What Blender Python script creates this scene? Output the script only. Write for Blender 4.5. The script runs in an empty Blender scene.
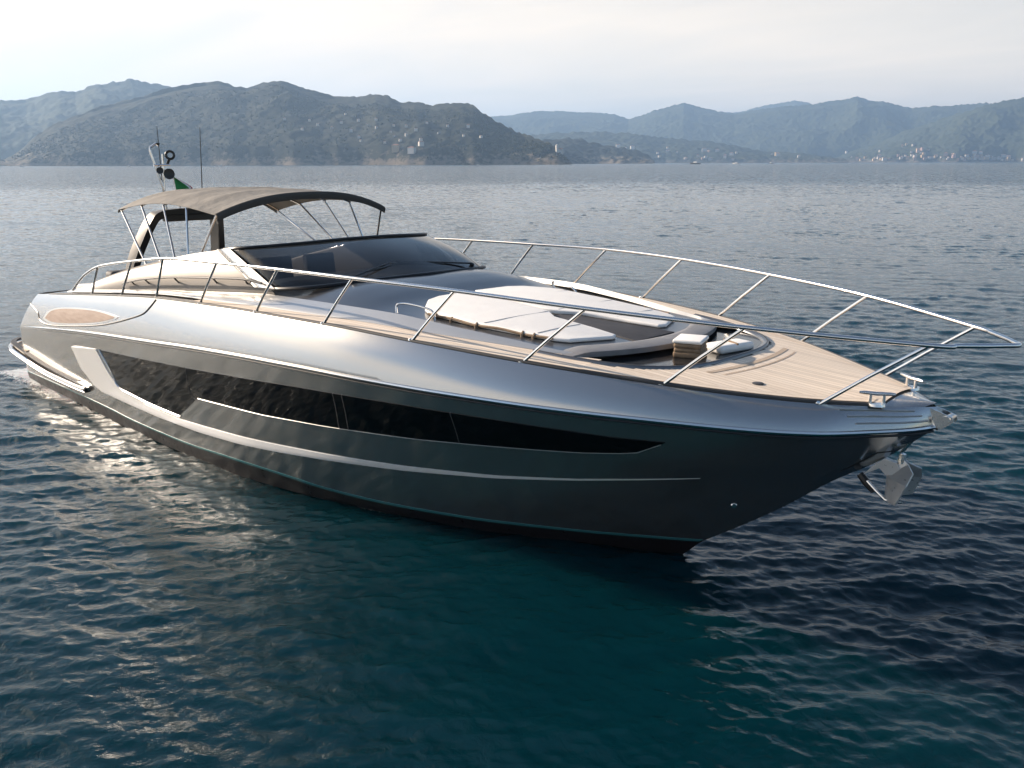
import bpy, bmesh, math, random
import numpy as np
from mathutils import Vector, Matrix
from mathutils.bvhtree import BVHTree

random.seed(4)
R = math.radians
C = bpy.context.scene.collection
scene = bpy.context.scene

# ------------------------------------------------------------------ camera
CAM = Vector((19.5025, -8.0458, 4.2805))
YAW, PITCH, ROLL, F = 2.33313, math.atan((384 - 162.6) / 894.28), -0.0030, 894.28
vd = Vector((math.cos(YAW) * math.cos(PITCH), math.sin(YAW) * math.cos(PITCH), -math.sin(PITCH)))
vr = Vector((math.sin(YAW), -math.cos(YAW), 0))
vu = vr.cross(vd)
right = math.cos(ROLL) * vr + math.sin(ROLL) * vu
up = vu * math.cos(ROLL) - vr * math.sin(ROLL)
cam_data = bpy.data.cameras.new('camera')
cam_data.sensor_width = 36.0
cam_data.lens = F / 1024 * 36.0
cam_data.clip_start = 0.1
cam_data.clip_end = 60000
cam = bpy.data.objects.new('camera', cam_data)
C.objects.link(cam)
m3 = Matrix((right, up, -vd)).transposed()
cam.matrix_world = Matrix.Translation(CAM) @ m3.to_4x4()
scene.camera = cam

# ------------------------------------------------------------------ sky, sun, exposure
SUN_EL, SUN_AZ = R(21), math.atan2(-.30, -.86)          # azimuth measured from +X
L = Vector((math.cos(SUN_AZ) * math.cos(SUN_EL), math.sin(SUN_AZ) * math.cos(SUN_EL), math.sin(SUN_EL)))
scene.view_settings.view_transform = 'Standard'
scene.view_settings.look = 'None'
scene.view_settings.gamma = 1
scene.view_settings.exposure = 1.1
world = bpy.data.worlds.new('World')
scene.world = world
world.use_nodes = True
wn, wl = world.node_tree.nodes, world.node_tree.links
bg = wn['Background']
sky = wn.new('ShaderNodeTexSky')
sky.sky_type = 'NISHITA'
sky.sun_disc = False
sky.sun_elevation = SUN_EL
sky.sun_rotation = math.atan2(L.x, L.y)
sky.air_density = 1.0
sky.dust_density = 0.3
sky.ozone_density = 1.6
bg.inputs['Strength'].default_value = 0.06
# thin high cloud drawn out in streaks: noise on the view direction flattened on to a high layer
geo = wn.new('ShaderNodeTexCoord')
sep = wn.new('ShaderNodeSeparateXYZ'); wl.new(geo.outputs['Generated'], sep.inputs[0])
add = wn.new('ShaderNodeMath'); add.operation = 'ADD'; add.inputs[1].default_value = 0.10
mx = wn.new('ShaderNodeMath'); mx.operation = 'MAXIMUM'; mx.inputs[1].default_value = 0.0
wl.new(sep.outputs['Z'], mx.inputs[0]); wl.new(mx.outputs[0], add.inputs[0])
dx = wn.new('ShaderNodeMath'); dx.operation = 'DIVIDE'; wl.new(sep.outputs['X'], dx.inputs[0]); wl.new(add.outputs[0], dx.inputs[1])
dy = wn.new('ShaderNodeMath'); dy.operation = 'DIVIDE'; wl.new(sep.outputs['Y'], dy.inputs[0]); wl.new(add.outputs[0], dy.inputs[1])
cmb = wn.new('ShaderNodeCombineXYZ'); wl.new(dx.outputs[0], cmb.inputs[0]); wl.new(dy.outputs[0], cmb.inputs[1])
mp = wn.new('ShaderNodeMapping'); mp.inputs['Rotation'].default_value[2] = R(20); mp.inputs['Scale'].default_value = (0.55, 1.1, 1)
wl.new(cmb.outputs[0], mp.inputs[0])
nz = wn.new('ShaderNodeTexNoise'); nz.inputs['Scale'].default_value = 0.9; nz.inputs['Detail'].default_value = 7; nz.inputs['Roughness'].default_value = 0.55
nz.inputs['Distortion'].default_value = 0.6
wl.new(mp.outputs[0], nz.inputs['Vector'])
rmp = wn.new('ShaderNodeMapRange'); rmp.inputs[1].default_value = 0.30; rmp.inputs[2].default_value = 0.68
rmp.inputs[3].default_value = 0.70; rmp.inputs[4].default_value = 1.0
wl.new(nz.outputs['Fac'], rmp.inputs[0])
# the veil of cloud thins out towards the zenith
hz = wn.new('ShaderNodeMapRange'); hz.inputs[1].default_value = 0.15; hz.inputs[2].default_value = 0.29
hz.inputs[3].default_value = 1.0; hz.inputs[4].default_value = 0.01
# and is thinner away from the sun
dsun = wn.new('ShaderNodeVectorMath'); dsun.operation = 'DOT_PRODUCT'; dsun.inputs[1].default_value = L; wl.new(geo.outputs['Generated'], dsun.inputs[0])
tz = wn.new('ShaderNodeMath'); tz.operation = 'MULTIPLY_ADD'; tz.inputs[1].default_value = -.17; wl.new(dsun.outputs['Value'], tz.inputs[0])
tz2 = wn.new('ShaderNodeMath'); tz2.operation = 'ADD'; tz2.inputs[1].default_value = .066; wl.new(sep.outputs['Z'], tz2.inputs[0]); wl.new(tz2.outputs[0], tz.inputs[2])
wl.new(tz.outputs[0], hz.inputs[0])
fac = wn.new('ShaderNodeMath'); fac.operation = 'MULTIPLY'; wl.new(rmp.outputs[0], fac.inputs[0]); wl.new(hz.outputs[0], fac.inputs[1])
# the cloud is brighter on the sun's side of the sky
dotn = wn.new('ShaderNodeVectorMath'); dotn.operation = 'DOT_PRODUCT'; dotn.inputs[1].default_value = L
wl.new(geo.outputs['Generated'], dotn.inputs[0])
cr = wn.new('ShaderNodeMapRange'); cr.inputs[1].default_value = -1; cr.inputs[2].default_value = 1; cr.inputs[3].default_value = 16.3; cr.inputs[4].default_value = 10.8
wl.new(dotn.outputs['Value'], cr.inputs[0])
# bright aureole of the veiled sun
au = wn.new('ShaderNodeMapRange'); au.interpolation_type = 'SMOOTHERSTEP'; au.inputs[1].default_value = .86; au.inputs[2].default_value = 1.0; au.inputs[3].default_value = 0; au.inputs[4].default_value = 20.0
wl.new(dotn.outputs['Value'], au.inputs[0])
aa = wn.new('ShaderNodeMath'); aa.operation = 'ADD'; wl.new(cr.outputs[0], aa.inputs[0]); wl.new(au.outputs[0], aa.inputs[1])
auf = wn.new('ShaderNodeMapRange'); auf.interpolation_type = 'SMOOTHSTEP'; auf.inputs[1].default_value = .88; auf.inputs[2].default_value = .985; auf.inputs[3].default_value = 0; auf.inputs[4].default_value = .9
wl.new(dotn.outputs['Value'], auf.inputs[0])
fmax = wn.new('ShaderNodeMath'); fmax.operation = 'MAXIMUM'; wl.new(fac.outputs[0], fmax.inputs[0]); wl.new(auf.outputs[0], fmax.inputs[1])
ccol = wn.new('ShaderNodeVectorMath'); ccol.operation = 'SCALE'; ccol.inputs[0].default_value = (1.0, 0.825, 0.63)
wl.new(aa.outputs[0], ccol.inputs['Scale'])
mixc = wn.new('ShaderNodeMix'); mixc.data_type = 'RGBA'
wl.new(fmax.outputs[0], mixc.inputs['Factor']); wl.new(sky.outputs[0], mixc.inputs[6]); wl.new(ccol.outputs[0], mixc.inputs[7])
wl.new(mixc.outputs[2], bg.inputs['Color'])

sun_data = bpy.data.lights.new('sun', 'SUN')
sun_data.energy = 5.0
sun_data.angle = R(0.6)
sun_data.color = (1.0, 0.84, 0.68)
sun = bpy.data.objects.new('sun', sun_data)
C.objects.link(sun)
sun.rotation_euler = L.to_track_quat('Z', 'Y').to_euler()
try:
    scene.cycles.max_bounces = 8
    scene.cycles.transparent_max_bounces = 16
    scene.cycles.volume_bounces = 1
    scene.cycles.sample_clamp_indirect = 2.5
    scene.cycles.use_denoising = True
except Exception:
    pass

# ------------------------------------------------------------------ helpers
def tag(o, label=None, cat=None, group=None, kind=None):
    if label: o['label'] = label
    if cat: o['category'] = cat
    if group: o['group'] = group
    if kind: o['kind'] = kind
    return o

def empty(name, loc=(0, 0, 0)):
    o = bpy.data.objects.new(name, None); C.objects.link(o); o.location = loc
    return o

class MB:
    """collects vertices and faces; build() links them as one mesh object"""
    def __init__(s): s.v = []; s.f = []; s.m = []
    def add(s, vs, fs, mi=0):
        b = len(s.v); s.v += [tuple(map(float, v)) for v in vs]
        for f in fs: s.f.append(tuple(b + i for i in f)); s.m.append(mi)
        return s
    def grid(s, P, closed_u=False, closed_v=False, mi=0, flip=False):
        """P[i][j] rows of points"""
        n, m = len(P), len(P[0]); vs = [p for r_ in P for p in r_]; fs = []
        for i in range(n if closed_u else n - 1):
            for j in range(m if closed_v else m - 1):
                a, b, c, d = i * m + j, ((i + 1) % n) * m + j, ((i + 1) % n) * m + (j + 1) % m, i * m + (j + 1) % m
                fs.append((a, d, c, b) if flip else (a, b, c, d))
        return s.add(vs, fs, mi)
    def tube(s, pts, r, n=8, cap=True, mi=0, closed=False):
        pts = [Vector(p) for p in pts]; k = len(pts); rings = []
        rr = r if isinstance(r, (list, tuple)) else [r] * k
        t0 = (pts[1] - pts[0]).normalized(); nrm = t0.orthogonal().normalized()
        for i, p in enumerate(pts):
            if closed: t = (pts[(i + 1) % k] - pts[i - 1]).normalized()
            else: t = ((pts[min(i + 1, k - 1)] - pts[max(i - 1, 0)])).normalized()
            nrm = (nrm - t * nrm.dot(t)).normalized(); b = t.cross(nrm)
            rings.append([p + rr[i] * (math.cos(a) * nrm + math.sin(a) * b) for a in [2 * math.pi * q / n for q in range(n)]])
        s.grid(rings, closed_u=closed, closed_v=True, mi=mi)
        if cap and not closed:
            s.add(rings[0], [tuple(range(n))], mi); s.add(rings[-1], [tuple(range(n))[::-1]], mi)
        return s
    def box(s, c, d, rot=None, mi=0):
        c = Vector(c); vs = []
        for x in (-.5, .5):
            for y in (-.5, .5):
                for z in (-.5, .5):
                    p = Vector((x * d[0], y * d[1], z * d[2]))
                    if rot is not None: p = rot @ p
                    vs.append(c + p)
        return s.add(vs, [(0, 1, 3, 2), (4, 6, 7, 5), (0, 4, 5, 1), (2, 3, 7, 6), (0, 2, 6, 4), (1, 5, 7, 3)], mi)
    def sweep(s, pts, frames, prof, closed_prof=True, cap=True, mi=0):
        """profile points (a,b) placed at each path point with frame (A,B)"""
        rings = [[Vector(p) + a * Vector(A) + b * Vector(B) for a, b in prof] for p, (A, B) in zip(pts, frames)]
        s.grid(rings, closed_v=closed_prof, mi=mi)
        if cap and closed_prof:
            n = len(prof); s.add(rings[0], [tuple(range(n))], mi); s.add(rings[-1], [tuple(range(n))[::-1]], mi)
        return s
    def prism(s, poly, z0, z1, mi=0):
        """horizontal outline (x,y) extruded from z0 to z1 (numbers or functions of x,y)"""
        n = len(poly); g0 = z0 if callable(z0) else (lambda x, y: z0); g1 = z1 if callable(z1) else (lambda x, y: z1)
        vs = [(x, y, g0(x, y)) for x, y in poly] + [(x, y, g1(x, y)) for x, y in poly]
        fs = [tuple(range(n))[::-1], tuple(range(n, 2 * n))] + [(i, (i + 1) % n, n + (i + 1) % n, n + i) for i in range(n)]
        return s.add(vs, fs, mi)
    def lathe(s, prof, c, axis, n=16, mi=0):
        """profile (radius, height) turned about axis through c"""
        ax = Vector(axis).normalized(); a = ax.orthogonal().normalized(); b = ax.cross(a); c = Vector(c)
        rings = [[c + h * ax + r_ * (math.cos(t) * a + math.sin(t) * b) for t in [2 * math.pi * q / n for q in range(n)]] for r_, h in prof]
        s.grid(rings, closed_v=True, mi=mi)
        return s
    def mirror(s):
        b = len(s.v); s.v += [(x, -y, z) for x, y, z in s.v]
        s.f += [tuple(b + i for i in f)[::-1] for f in list(s.f)]; s.m += list(s.m)
        return s
    def build(s, name, mats, parent=None, smooth=True, angle=38, bevel=0, seg=2, weld=True, thick=None):
        me = bpy.data.meshes.new(name); me.from_pydata(s.v, [], s.f); me.update()
        mats = mats if isinstance(mats, (list, tuple)) else [mats]
        for m in mats: me.materials.append(m)
        if any(s.m): me.polygons.foreach_set('material_index', s.m)
        bm = bmesh.new(); bm.from_mesh(me)
        if weld: bmesh.ops.remove_doubles(bm, verts=bm.verts, dist=1e-5)
        bmesh.ops.recalc_face_normals(bm, faces=bm.faces)
        if thick:
            bmesh.ops.solidify(bm, geom=bm.faces[:] , thickness=thick)
            bmesh.ops.recalc_face_normals(bm, faces=bm.faces)
        if bevel:
            ed = [e for e in bm.edges if len(e.link_faces) == 2 and e.calc_face_angle(0) > R(30)]
            bmesh.ops.bevel(bm, geom=ed, offset=bevel, segments=seg, affect='EDGES', profile=.6, clamp_overlap=True)
        bm.to_mesh(me); bm.free()
        if smooth:
            me.polygons.foreach_set('use_smooth', [True] * len(me.polygons))
            me.set_sharp_from_angle(angle=R(angle))
        o = bpy.data.objects.new(name, me); C.objects.link(o)
        if parent: o.parent = parent
        return o

def spline(pts, n=8, closed=False):
    """Catmull-Rom through points"""
    pts = [Vector(p) for p in pts]; out = []; k = len(pts)
    for i in range(k if closed else k - 1):
        if closed: p0, p1, p2, p3 = pts[i - 1], pts[i], pts[(i + 1) % k], pts[(i + 2) % k]
        else: p0, p1, p2, p3 = pts[max(i - 1, 0)], pts[i], pts[i + 1], pts[min(i + 2, k - 1)]
        for j in range(n):
            t = j / n
            out.append(.5 * ((2 * p1) + (p2 - p0) * t + (2 * p0 - 5 * p1 + 4 * p2 - p3) * t * t + (3 * p1 - p0 - 3 * p2 + p3) * t ** 3))
    if not closed: out.append(pts[-1])
    return out
def mir(pts): return [(p[0], -p[1], p[2]) for p in pts]

def np_mesh(name, co, nu, nv, mat, closed_u=False):
    """regular grid mesh straight from numpy (co shaped nu,nv,3)"""
    me = bpy.data.meshes.new(name)
    idx = np.arange(nu * nv).reshape(nu, nv)
    if closed_u: idx = np.vstack([idx, idx[:1]])
    q = np.stack([idx[:-1, :-1], idx[1:, :-1], idx[1:, 1:], idx[:-1, 1:]], -1).reshape(-1, 4)
    me.vertices.add(nu * nv); me.vertices.foreach_set('co', co.astype(np.float32).ravel())
    me.loops.add(q.size); me.loops.foreach_set('vertex_index', q.astype(np.int32).ravel())
    me.polygons.add(len(q)); me.polygons.foreach_set('loop_start', np.arange(0, q.size, 4, dtype=np.int32))
    me.polygons.foreach_set('use_smooth', np.ones(len(q), dtype=bool))
    me.update(calc_edges=True); me.validate()
    me.materials.append(mat)
    o = bpy.data.objects.new(name, me); C.objects.link(o)
    return o

# ------------------------------------------------------------------ materials
def mat(name, base, rough=.5, metal=0., coat=0., spec=.5, **kw):
    m = bpy.data.materials.new(name); m.use_nodes = True
    p = m.node_tree.nodes['Principled BSDF']
    p.inputs['Base Color'].default_value = (*base, 1); p.inputs['Roughness'].default_value = rough
    p.inputs['Metallic'].default_value = metal; p.inputs['Coat Weight'].default_value = coat
    p.inputs['Coat Roughness'].default_value = .03; p.inputs['Specular IOR Level'].default_value = spec
    return m
def nodes(m): return m.node_tree.nodes, m.node_tree.links, m.node_tree.nodes['Principled BSDF']
def noise(n, l, scale, detail=4, rough=.55, coord='Object', mscale=None):
    tc = n.new('ShaderNodeTexCoord'); t = n.new('ShaderNodeTexNoise')
    t.inputs['Scale'].default_value = scale; t.inputs['Detail'].default_value = detail; t.inputs['Roughness'].default_value = rough
    if mscale:
        mp_ = n.new('ShaderNodeMapping'); mp_.inputs['Scale'].default_value = mscale
        l.new(tc.outputs[coord], mp_.inputs[0]); l.new(mp_.outputs[0], t.inputs['Vector'])
    else: l.new(tc.outputs[coord], t.inputs['Vector'])
    return t
def ramp(n, l, src, stops):
    r = n.new('ShaderNodeValToRGB'); l.new(src, r.inputs[0])
    while len(r.color_ramp.elements) < len(stops): r.color_ramp.elements.new(.5)
    for e, (p, c) in zip(r.color_ramp.elements, stops): e.position = p; e.color = (*c, 1)
    return r
def vary(m, c1, c2, scale, detail=4, mscale=None, bump=0, bdist=.01, bscale=None):
    n, l, p = nodes(m); t = noise(n, l, scale, detail, mscale=mscale)
    r = ramp(n, l, t.outputs['Fac'], [(.3, c1), (.7, c2)]); l.new(r.outputs[0], p.inputs['Base Color'])
    if bump:
        t2 = noise(n, l, bscale or scale, detail, mscale=mscale); b = n.new('ShaderNodeBump')
        b.inputs['Strength'].default_value = bump; b.inputs['Distance'].default_value = bdist
        l.new(t2.outputs['Fac'], b.inputs['Height']); l.new(b.outputs[0], p.inputs['Normal'])
    return m

def rough_noise(m, lo, hi, scale):
    n, l, p = nodes(m); t = noise(n, l, scale, 5); mr = n.new('ShaderNodeMapRange')
    mr.inputs[1].default_value = .3; mr.inputs[2].default_value = .7; mr.inputs[3].default_value = lo; mr.inputs[4].default_value = hi
    l.new(t.outputs['Fac'], mr.inputs[0]); l.new(mr.outputs[0], p.inputs['Roughness'])
    return m

M = {}
M['paint'] = mat('metallic_grey_paint', (.49, .487, .48), .155, .90, coat=.12)
M['trunkpaint'] = mat('anthracite_deck_paint', (.19, .195, .205), .28, .8, coat=.25)
M['bottom'] = rough_noise(mat('dark_antifouling', (.012, .010, .011), .4), .25, .5, 6)
M['boot'] = mat('teal_reflection_stripe', (.03, .16, .17), .3, coat=.5)
M['flash'] = mat('pale_silver_flash', (.80, .79, .77), .3, .2, coat=.3)
M['silver'] = mat('bright_silver_paint', (.58, .575, .56), .28, .6, coat=.4)
M['steel'] = mat('polished_steel', (.78, .76, .74), .16, 1.0)
M['dullsteel'] = rough_noise(mat('cast_steel', (.66, .65, .64), .35, .55), .25, .5, 20)
M['glass_hull'] = mat('black_hull_glass', (.003, .003, .004), .03, 0, coat=0, spec=.2)
M['black'] = mat('black_plastic', (.012, .012, .013), .35)
M['rubber'] = mat('rubber_and_shade_grey', (.05, .05, .052), .55)  # also used as painted shade on the handrail and above the fender
M['white'] = vary(mat('white_canvas', (.82, .80, .76), .8), (.86, .845, .81), (.90, .885, .85), 3, bump=.25, bdist=.02, bscale=4)
M['tan'] = vary(mat('tan_canvas', (.30, .25, .19), .85), (.19, .174, .152), (.25, .234, .208), 1.2, bump=.8, bdist=.06, bscale=2.6)
M['coaming'] = mat('beige_satin_paint', (.115, .101, .085), .45, .2, coat=.08)
M['valance'] = mat('shaded_valance_canvas', (.075, .065, .055), .85)  # shade on the sunless front edge put into the canvas colour
M['wellglass'] = mat('smoked_deck_glass', (.02, .021, .023), .10, 0, spec=.6)
M['gelcoat'] = mat('cream_gelcoat', (.72, .69, .64), .25, coat=.6)
M['greypad'] = vary(mat('grey_leather', (.20, .20, .205), .5), (.18, .18, .185), (.23, .23, .235), 5, bump=.2, bscale=30)
M['darkpad'] = vary(mat('charcoal_fabric', (.04, .04, .045), .7), (.035, .035, .04), (.055, .055, .06), 6)
M['seam'] = mat('cushion_seam', (.55, .53, .50), .8)
M['brown'] = vary(mat('brown_webbing', (.22, .15, .09), .8), (.16, .11, .07), (.27, .19, .12), 12)
M['flag'] = mat('green_cloth', (.02, .22, .06), .8)
M['flagwhite'] = mat('white_cloth', (.75, .75, .72), .8)
M['flagred'] = mat('red_cloth', (.5, .03, .03), .8)
# teak: planks along the hull, pale weathered wood with dark caulking seams
def teak(name, c1, c2):
    m = mat(name, c1, .62); n, l, p = nodes(m)
    t = noise(n, l, 9, 6, .6, mscale=(.22, 3.2, 1)); r = ramp(n, l, t.outputs['Fac'], [(.28, c1), (.72, c2)])
    tc = n.new('ShaderNodeTexCoord'); sp = n.new('ShaderNodeSeparateXYZ'); l.new(tc.outputs['UV'], sp.inputs[0])
    fr = n.new('ShaderNodeMath'); fr.operation = 'FRACT'; mu = n.new('ShaderNodeMath'); mu.operation = 'MULTIPLY'; mu.inputs[1].default_value = 1 / .062
    l.new(sp.outputs['Y'], mu.inputs[0]); l.new(mu.outputs[0], fr.inputs[0])
    lt = n.new('ShaderNodeMath'); lt.operation = 'LESS_THAN'; lt.inputs[1].default_value = .11; l.new(fr.outputs[0], lt.inputs[0])
    # every plank its own tone
    fl = n.new('ShaderNodeMath'); fl.operation = 'FLOOR'; l.new(mu.outputs[0], fl.inputs[0])
    wnn = n.new('ShaderNodeTexWhiteNoise'); wnn.noise_dimensions = '1D'; l.new(fl.outputs[0], wnn.inputs['W'])
    hs = n.new('ShaderNodeHueSaturation'); mr = n.new('ShaderNodeMapRange'); mr.inputs[3].default_value = .90; mr.inputs[4].default_value = 1.08
    l.new(wnn.outputs['Value'], mr.inputs[0]); l.new(mr.outputs[0], hs.inputs['Value']); l.new(r.outputs[0], hs.inputs['Color'])
    mixn = n.new('ShaderNodeMix'); mixn.data_type = 'RGBA'; mixn.inputs[7].default_value = (.50, .39, .27, 1)
    l.new(lt.outputs[0], mixn.inputs['Factor']); l.new(hs.outputs[0], mixn.inputs[6]); l.new(mixn.outputs[2], p.inputs['Base Color'])
    return m
M['teak'] = teak('weathered_teak', (.72, .60, .475), (.85, .74, .61))
M['teakmid'] = vary(mat('mid_brown_teak', (.5, .38, .27), .55), (.46, .35, .25), (.56, .44, .32), 10, mscale=(.3, 2, 2))
M['teakdark'] = vary(mat('teak_panel', (.26, .17, .12), .5), (.22, .14, .10), (.34, .24, .18), 10, mscale=(.3, 2, 2))
# tinted thin glass: dark see-through with a clear reflection
gm = bpy.data.materials.new('tinted_windscreen_glass'); gm.use_nodes = True
n_, l_ = gm.node_tree.nodes, gm.node_tree.links; n_.remove(n_['Principled BSDF'])
tr = n_.new('ShaderNodeBsdfTransparent'); tr.inputs[0].default_value = (.08, .082, .086, 1)
gl = n_.new('ShaderNodeBsdfGlossy'); gl.inputs['Roughness'].default_value = .02; gl.inputs[0].default_value = (.9, .9, .9, 1)
fn = n_.new('ShaderNodeFresnel'); fn.inputs[0].default_value = 1.5
ms = n_.new('ShaderNodeMixShader'); l_.new(fn.outputs[0], ms.inputs[0]); l_.new(tr.outputs[0], ms.inputs[1]); l_.new(gl.outputs[0], ms.inputs[2])
l_.new(ms.outputs[0], n_['Material Output'].inputs[0])
M['tint'] = gm

HAZE_COL, HAZE_D = (.40, .60, .885, 1), .00013
# ------------------------------------------------------------------ numpy noise
def vnoise(x, y, seed=0):
    xi, yi = np.floor(x).astype(np.int64), np.floor(y).astype(np.int64); fx, fy = x - xi, y - yi
    def h(a, b):
        n = (a * 374761393 + b * 668265263 + seed * 1442695041) & 0x7fffffff
        n = ((n ^ (n >> 13)) * 1274126177) & 0x7fffffff
        return ((n ^ (n >> 16)) & 0xffff) / 65535.0
    u, v = fx * fx * (3 - 2 * fx), fy * fy * (3 - 2 * fy)
    return (h(xi, yi) * (1 - u) + h(xi + 1, yi) * u) * (1 - v) + (h(xi, yi + 1) * (1 - u) + h(xi + 1, yi + 1) * u) * v
def fbm(x, y, o=5, seed=0, ridged=False):
    s, a, tot = 0, 1, 0
    for i in range(o):
        n = vnoise(x * 2 ** i + 17.3 * i, y * 2 ** i - 9.1 * i, seed + i)
        s = s + a * (1 - abs(2 * n - 1) if ridged else n); tot += a; a *= .5
    return s / tot

# ------------------------------------------------------------------ the sea
rng = np.random.default_rng(11)
inner = np.arange(YAW - R(46), YAW + R(46), R(92) / 1050)
outer = np.arange(YAW + R(46), YAW - R(46) + 2 * math.pi, R(1.6))
ang = np.concatenate([inner, outer])
rad = [0.05, 1.0, 2.0, 3.0, 4.0]
while rad[-1] < 45000:
    r_ = rad[-1]; rad.append(r_ + max(min(max(.8 * r_ * r_ / 3850, .024), .22), .035 * (r_ - 170)))
rad = np.array(rad)
A_, R_ = np.meshgrid(ang, rad, indexing='ij')
X0 = CAM.x + R_ * np.cos(A_); Y0 = CAM.y + R_ * np.sin(A_)
drr = np.gradient(rad)[None, :] * np.ones_like(A_)
spac = np.maximum(drr * .55, np.minimum(R_ * R(92) / 1050, 3.0))
Zs = np.zeros_like(X0); DX = np.zeros_like(X0); DY = np.zeros_like(X0)
patch = .22 + 1.55 * fbm(X0 / 5.0, Y0 / 5.0, 3, 5)
patch *= .72 + .6 * fbm(X0 / 40.0, Y0 / 25.0, 2, 9)
NW = 190
lam = np.exp(np.linspace(math.log(.075), math.log(9), NW)) * np.exp(rng.normal(0, .02, NW))
wgt = np.exp(-(np.log(lam / .27)) ** 2 / (2 * 1.15 ** 2))
SLOPE = .145
amp = np.sqrt(2) * SLOPE * np.sqrt(wgt ** 2 / np.sum(wgt ** 2)) * lam / (2 * math.pi)
wdir = YAW + R(-12) + rng.normal(0, R(32), NW)
pha = rng.uniform(0, 2 * math.pi, NW)
far = 1 / (1 + (R_ / 2500) ** 2)
for k in range(NW):
    kk = 2 * math.pi / lam[k]; cx, cy = math.cos(wdir[k]), math.sin(wdir[k])
    w = np.clip((lam[k] / spac - .6) / 1.2, 0, 1)
    msk = w > 0
    if not msk.any(): continue
    ph = kk * (cx * X0[msk] + cy * Y0[msk]) + pha[k]
    a = amp[k] * w[msk] * (patch[msk] if lam[k] < 4 else 1.0)
    Zs[msk] += a * np.cos(ph); s_ = np.sin(ph) * a * .85
    DX[msk] -= cx * s_; DY[msk] -= cy * s_
co = np.stack([X0 + DX, Y0 + DY, Zs], -1)
wm = mat('sea_water', (.0005, .020, .0300), .02, spec=.5)
wm.node_tree.nodes['Principled BSDF'].inputs['Specular Tint'].default_value = (.66, .76, .80, 1)
wm.node_tree.nodes['Principled BSDF'].inputs['IOR'].default_value = 1.333
n, l, p = nodes(wm)
# light wanders metres through the water before it comes back, so no hard shadow lies on it
p.subsurface_method = 'RANDOM_WALK'
p.inputs['Subsurface Weight'].default_value = 1.0; p.inputs['Subsurface Radius'].default_value = (1.2, 2.6, 3.0); p.inputs['Subsurface Scale'].default_value = 2.2
b1 = n.new('ShaderNodeBump'); b1.inputs['Strength'].default_value = 1.0; b1.inputs['Distance'].default_value = .011
t1 = noise(n, l, 9.0, 5, .6, mscale=(1, 1, 1)); t1.inputs['Distortion'].default_value = .5; l.new(t1.outputs['Fac'], b1.inputs['Height'])
# longer chop for the water far off, where the mesh is coarse
cd = n.new('ShaderNodeTexCoord')
gpos = n.new('ShaderNodeNewGeometry')
vs_ = n.new('ShaderNodeVectorMath'); vs_.operation = 'DISTANCE'; vs_.inputs[1].default_value = (CAM.x, CAM.y, 0); l.new(gpos.outputs['Position'], vs_.inputs[0])
mrd = n.new('ShaderNodeMapRange'); mrd.inputs[1].default_value = 90; mrd.inputs[2].default_value = 230; mrd.inputs[3].default_value = 0; mrd.inputs[4].default_value = 1.0
l.new(vs_.outputs['Value'], mrd.inputs[0])
t2 = noise(n, l, 1.1, 3, .6)
vsub = n.new('ShaderNodeVectorMath'); vsub.operation = 'SUBTRACT'; vsub.inputs[1].default_value = (.5, .5, .5); l.new(t2.outputs['Color'], vsub.inputs[0])
vmul = n.new('ShaderNodeVectorMath'); vmul.operation = 'MULTIPLY'; vmul.inputs[1].default_value = (1.2, 1.2, 0); l.new(vsub.outputs[0], vmul.inputs[0])
# far off only the near faces of the wavelets show: their mean tilt
vbi = n.new('ShaderNodeVectorMath'); vbi.operation = 'ADD'; vbi.inputs[1].default_value = (-math.cos(YAW) * .07, -math.sin(YAW) * .07, 0); l.new(vmul.outputs[0], vbi.inputs[0])
vsc = n.new('ShaderNodeVectorMath'); vsc.operation = 'SCALE'; l.new(vbi.outputs[0], vsc.inputs[0]); l.new(mrd.outputs[0], vsc.inputs['Scale'])
vadd = n.new('ShaderNodeVectorMath'); vadd.operation = 'ADD'; l.new(b1.outputs[0], vadd.inputs[0]); l.new(vsc.outputs[0], vadd.inputs[1])
vnor = n.new('ShaderNodeVectorMath'); vnor.operation = 'NORMALIZE'; l.new(vadd.outputs[0], vnor.inputs[0])
l.new(vnor.outputs[0], p.inputs['Normal'])
rfar = n.new('ShaderNodeMapRange'); rfar.inputs[1].default_value = 120; rfar.inputs[2].default_value = 900; rfar.inputs[3].default_value = .02; rfar.inputs[4].default_value = .10
l.new(vs_.outputs['Value'], rfar.inputs[0]); l.new(rfar.outputs[0], p.inputs['Roughness'])
fat = n.new('ShaderNodeAttribute'); fat.attribute_name = 'foam'
fno = noise(n, l, 14.0, 5, .7); fad = n.new('ShaderNodeMath'); fad.operation = 'MULTIPLY_ADD'; fad.inputs[1].default_value = .55; l.new(fat.outputs['Fac'], fad.inputs[0]); l.new(fno.outputs['Fac'], fad.inputs[2])
fst = n.new('ShaderNodeMapRange'); fst.inputs[1].default_value = .80; fst.inputs[2].default_value = .95; l.new(fad.outputs[0], fst.inputs[0])
fmx = n.new('ShaderNodeMix'); fmx.data_type = 'RGBA'; fmx.inputs[6].default_value = p.inputs['Base Color'].default_value; fmx.inputs[7].default_value = (.62, .64, .64, 1)
l.new(fst.outputs[0], fmx.inputs['Factor']); l.new(fmx.outputs[2], p.inputs['Base Color'])
sea = np_mesh('water', co, len(ang), len(rad), wm, closed_u=True)
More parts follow.
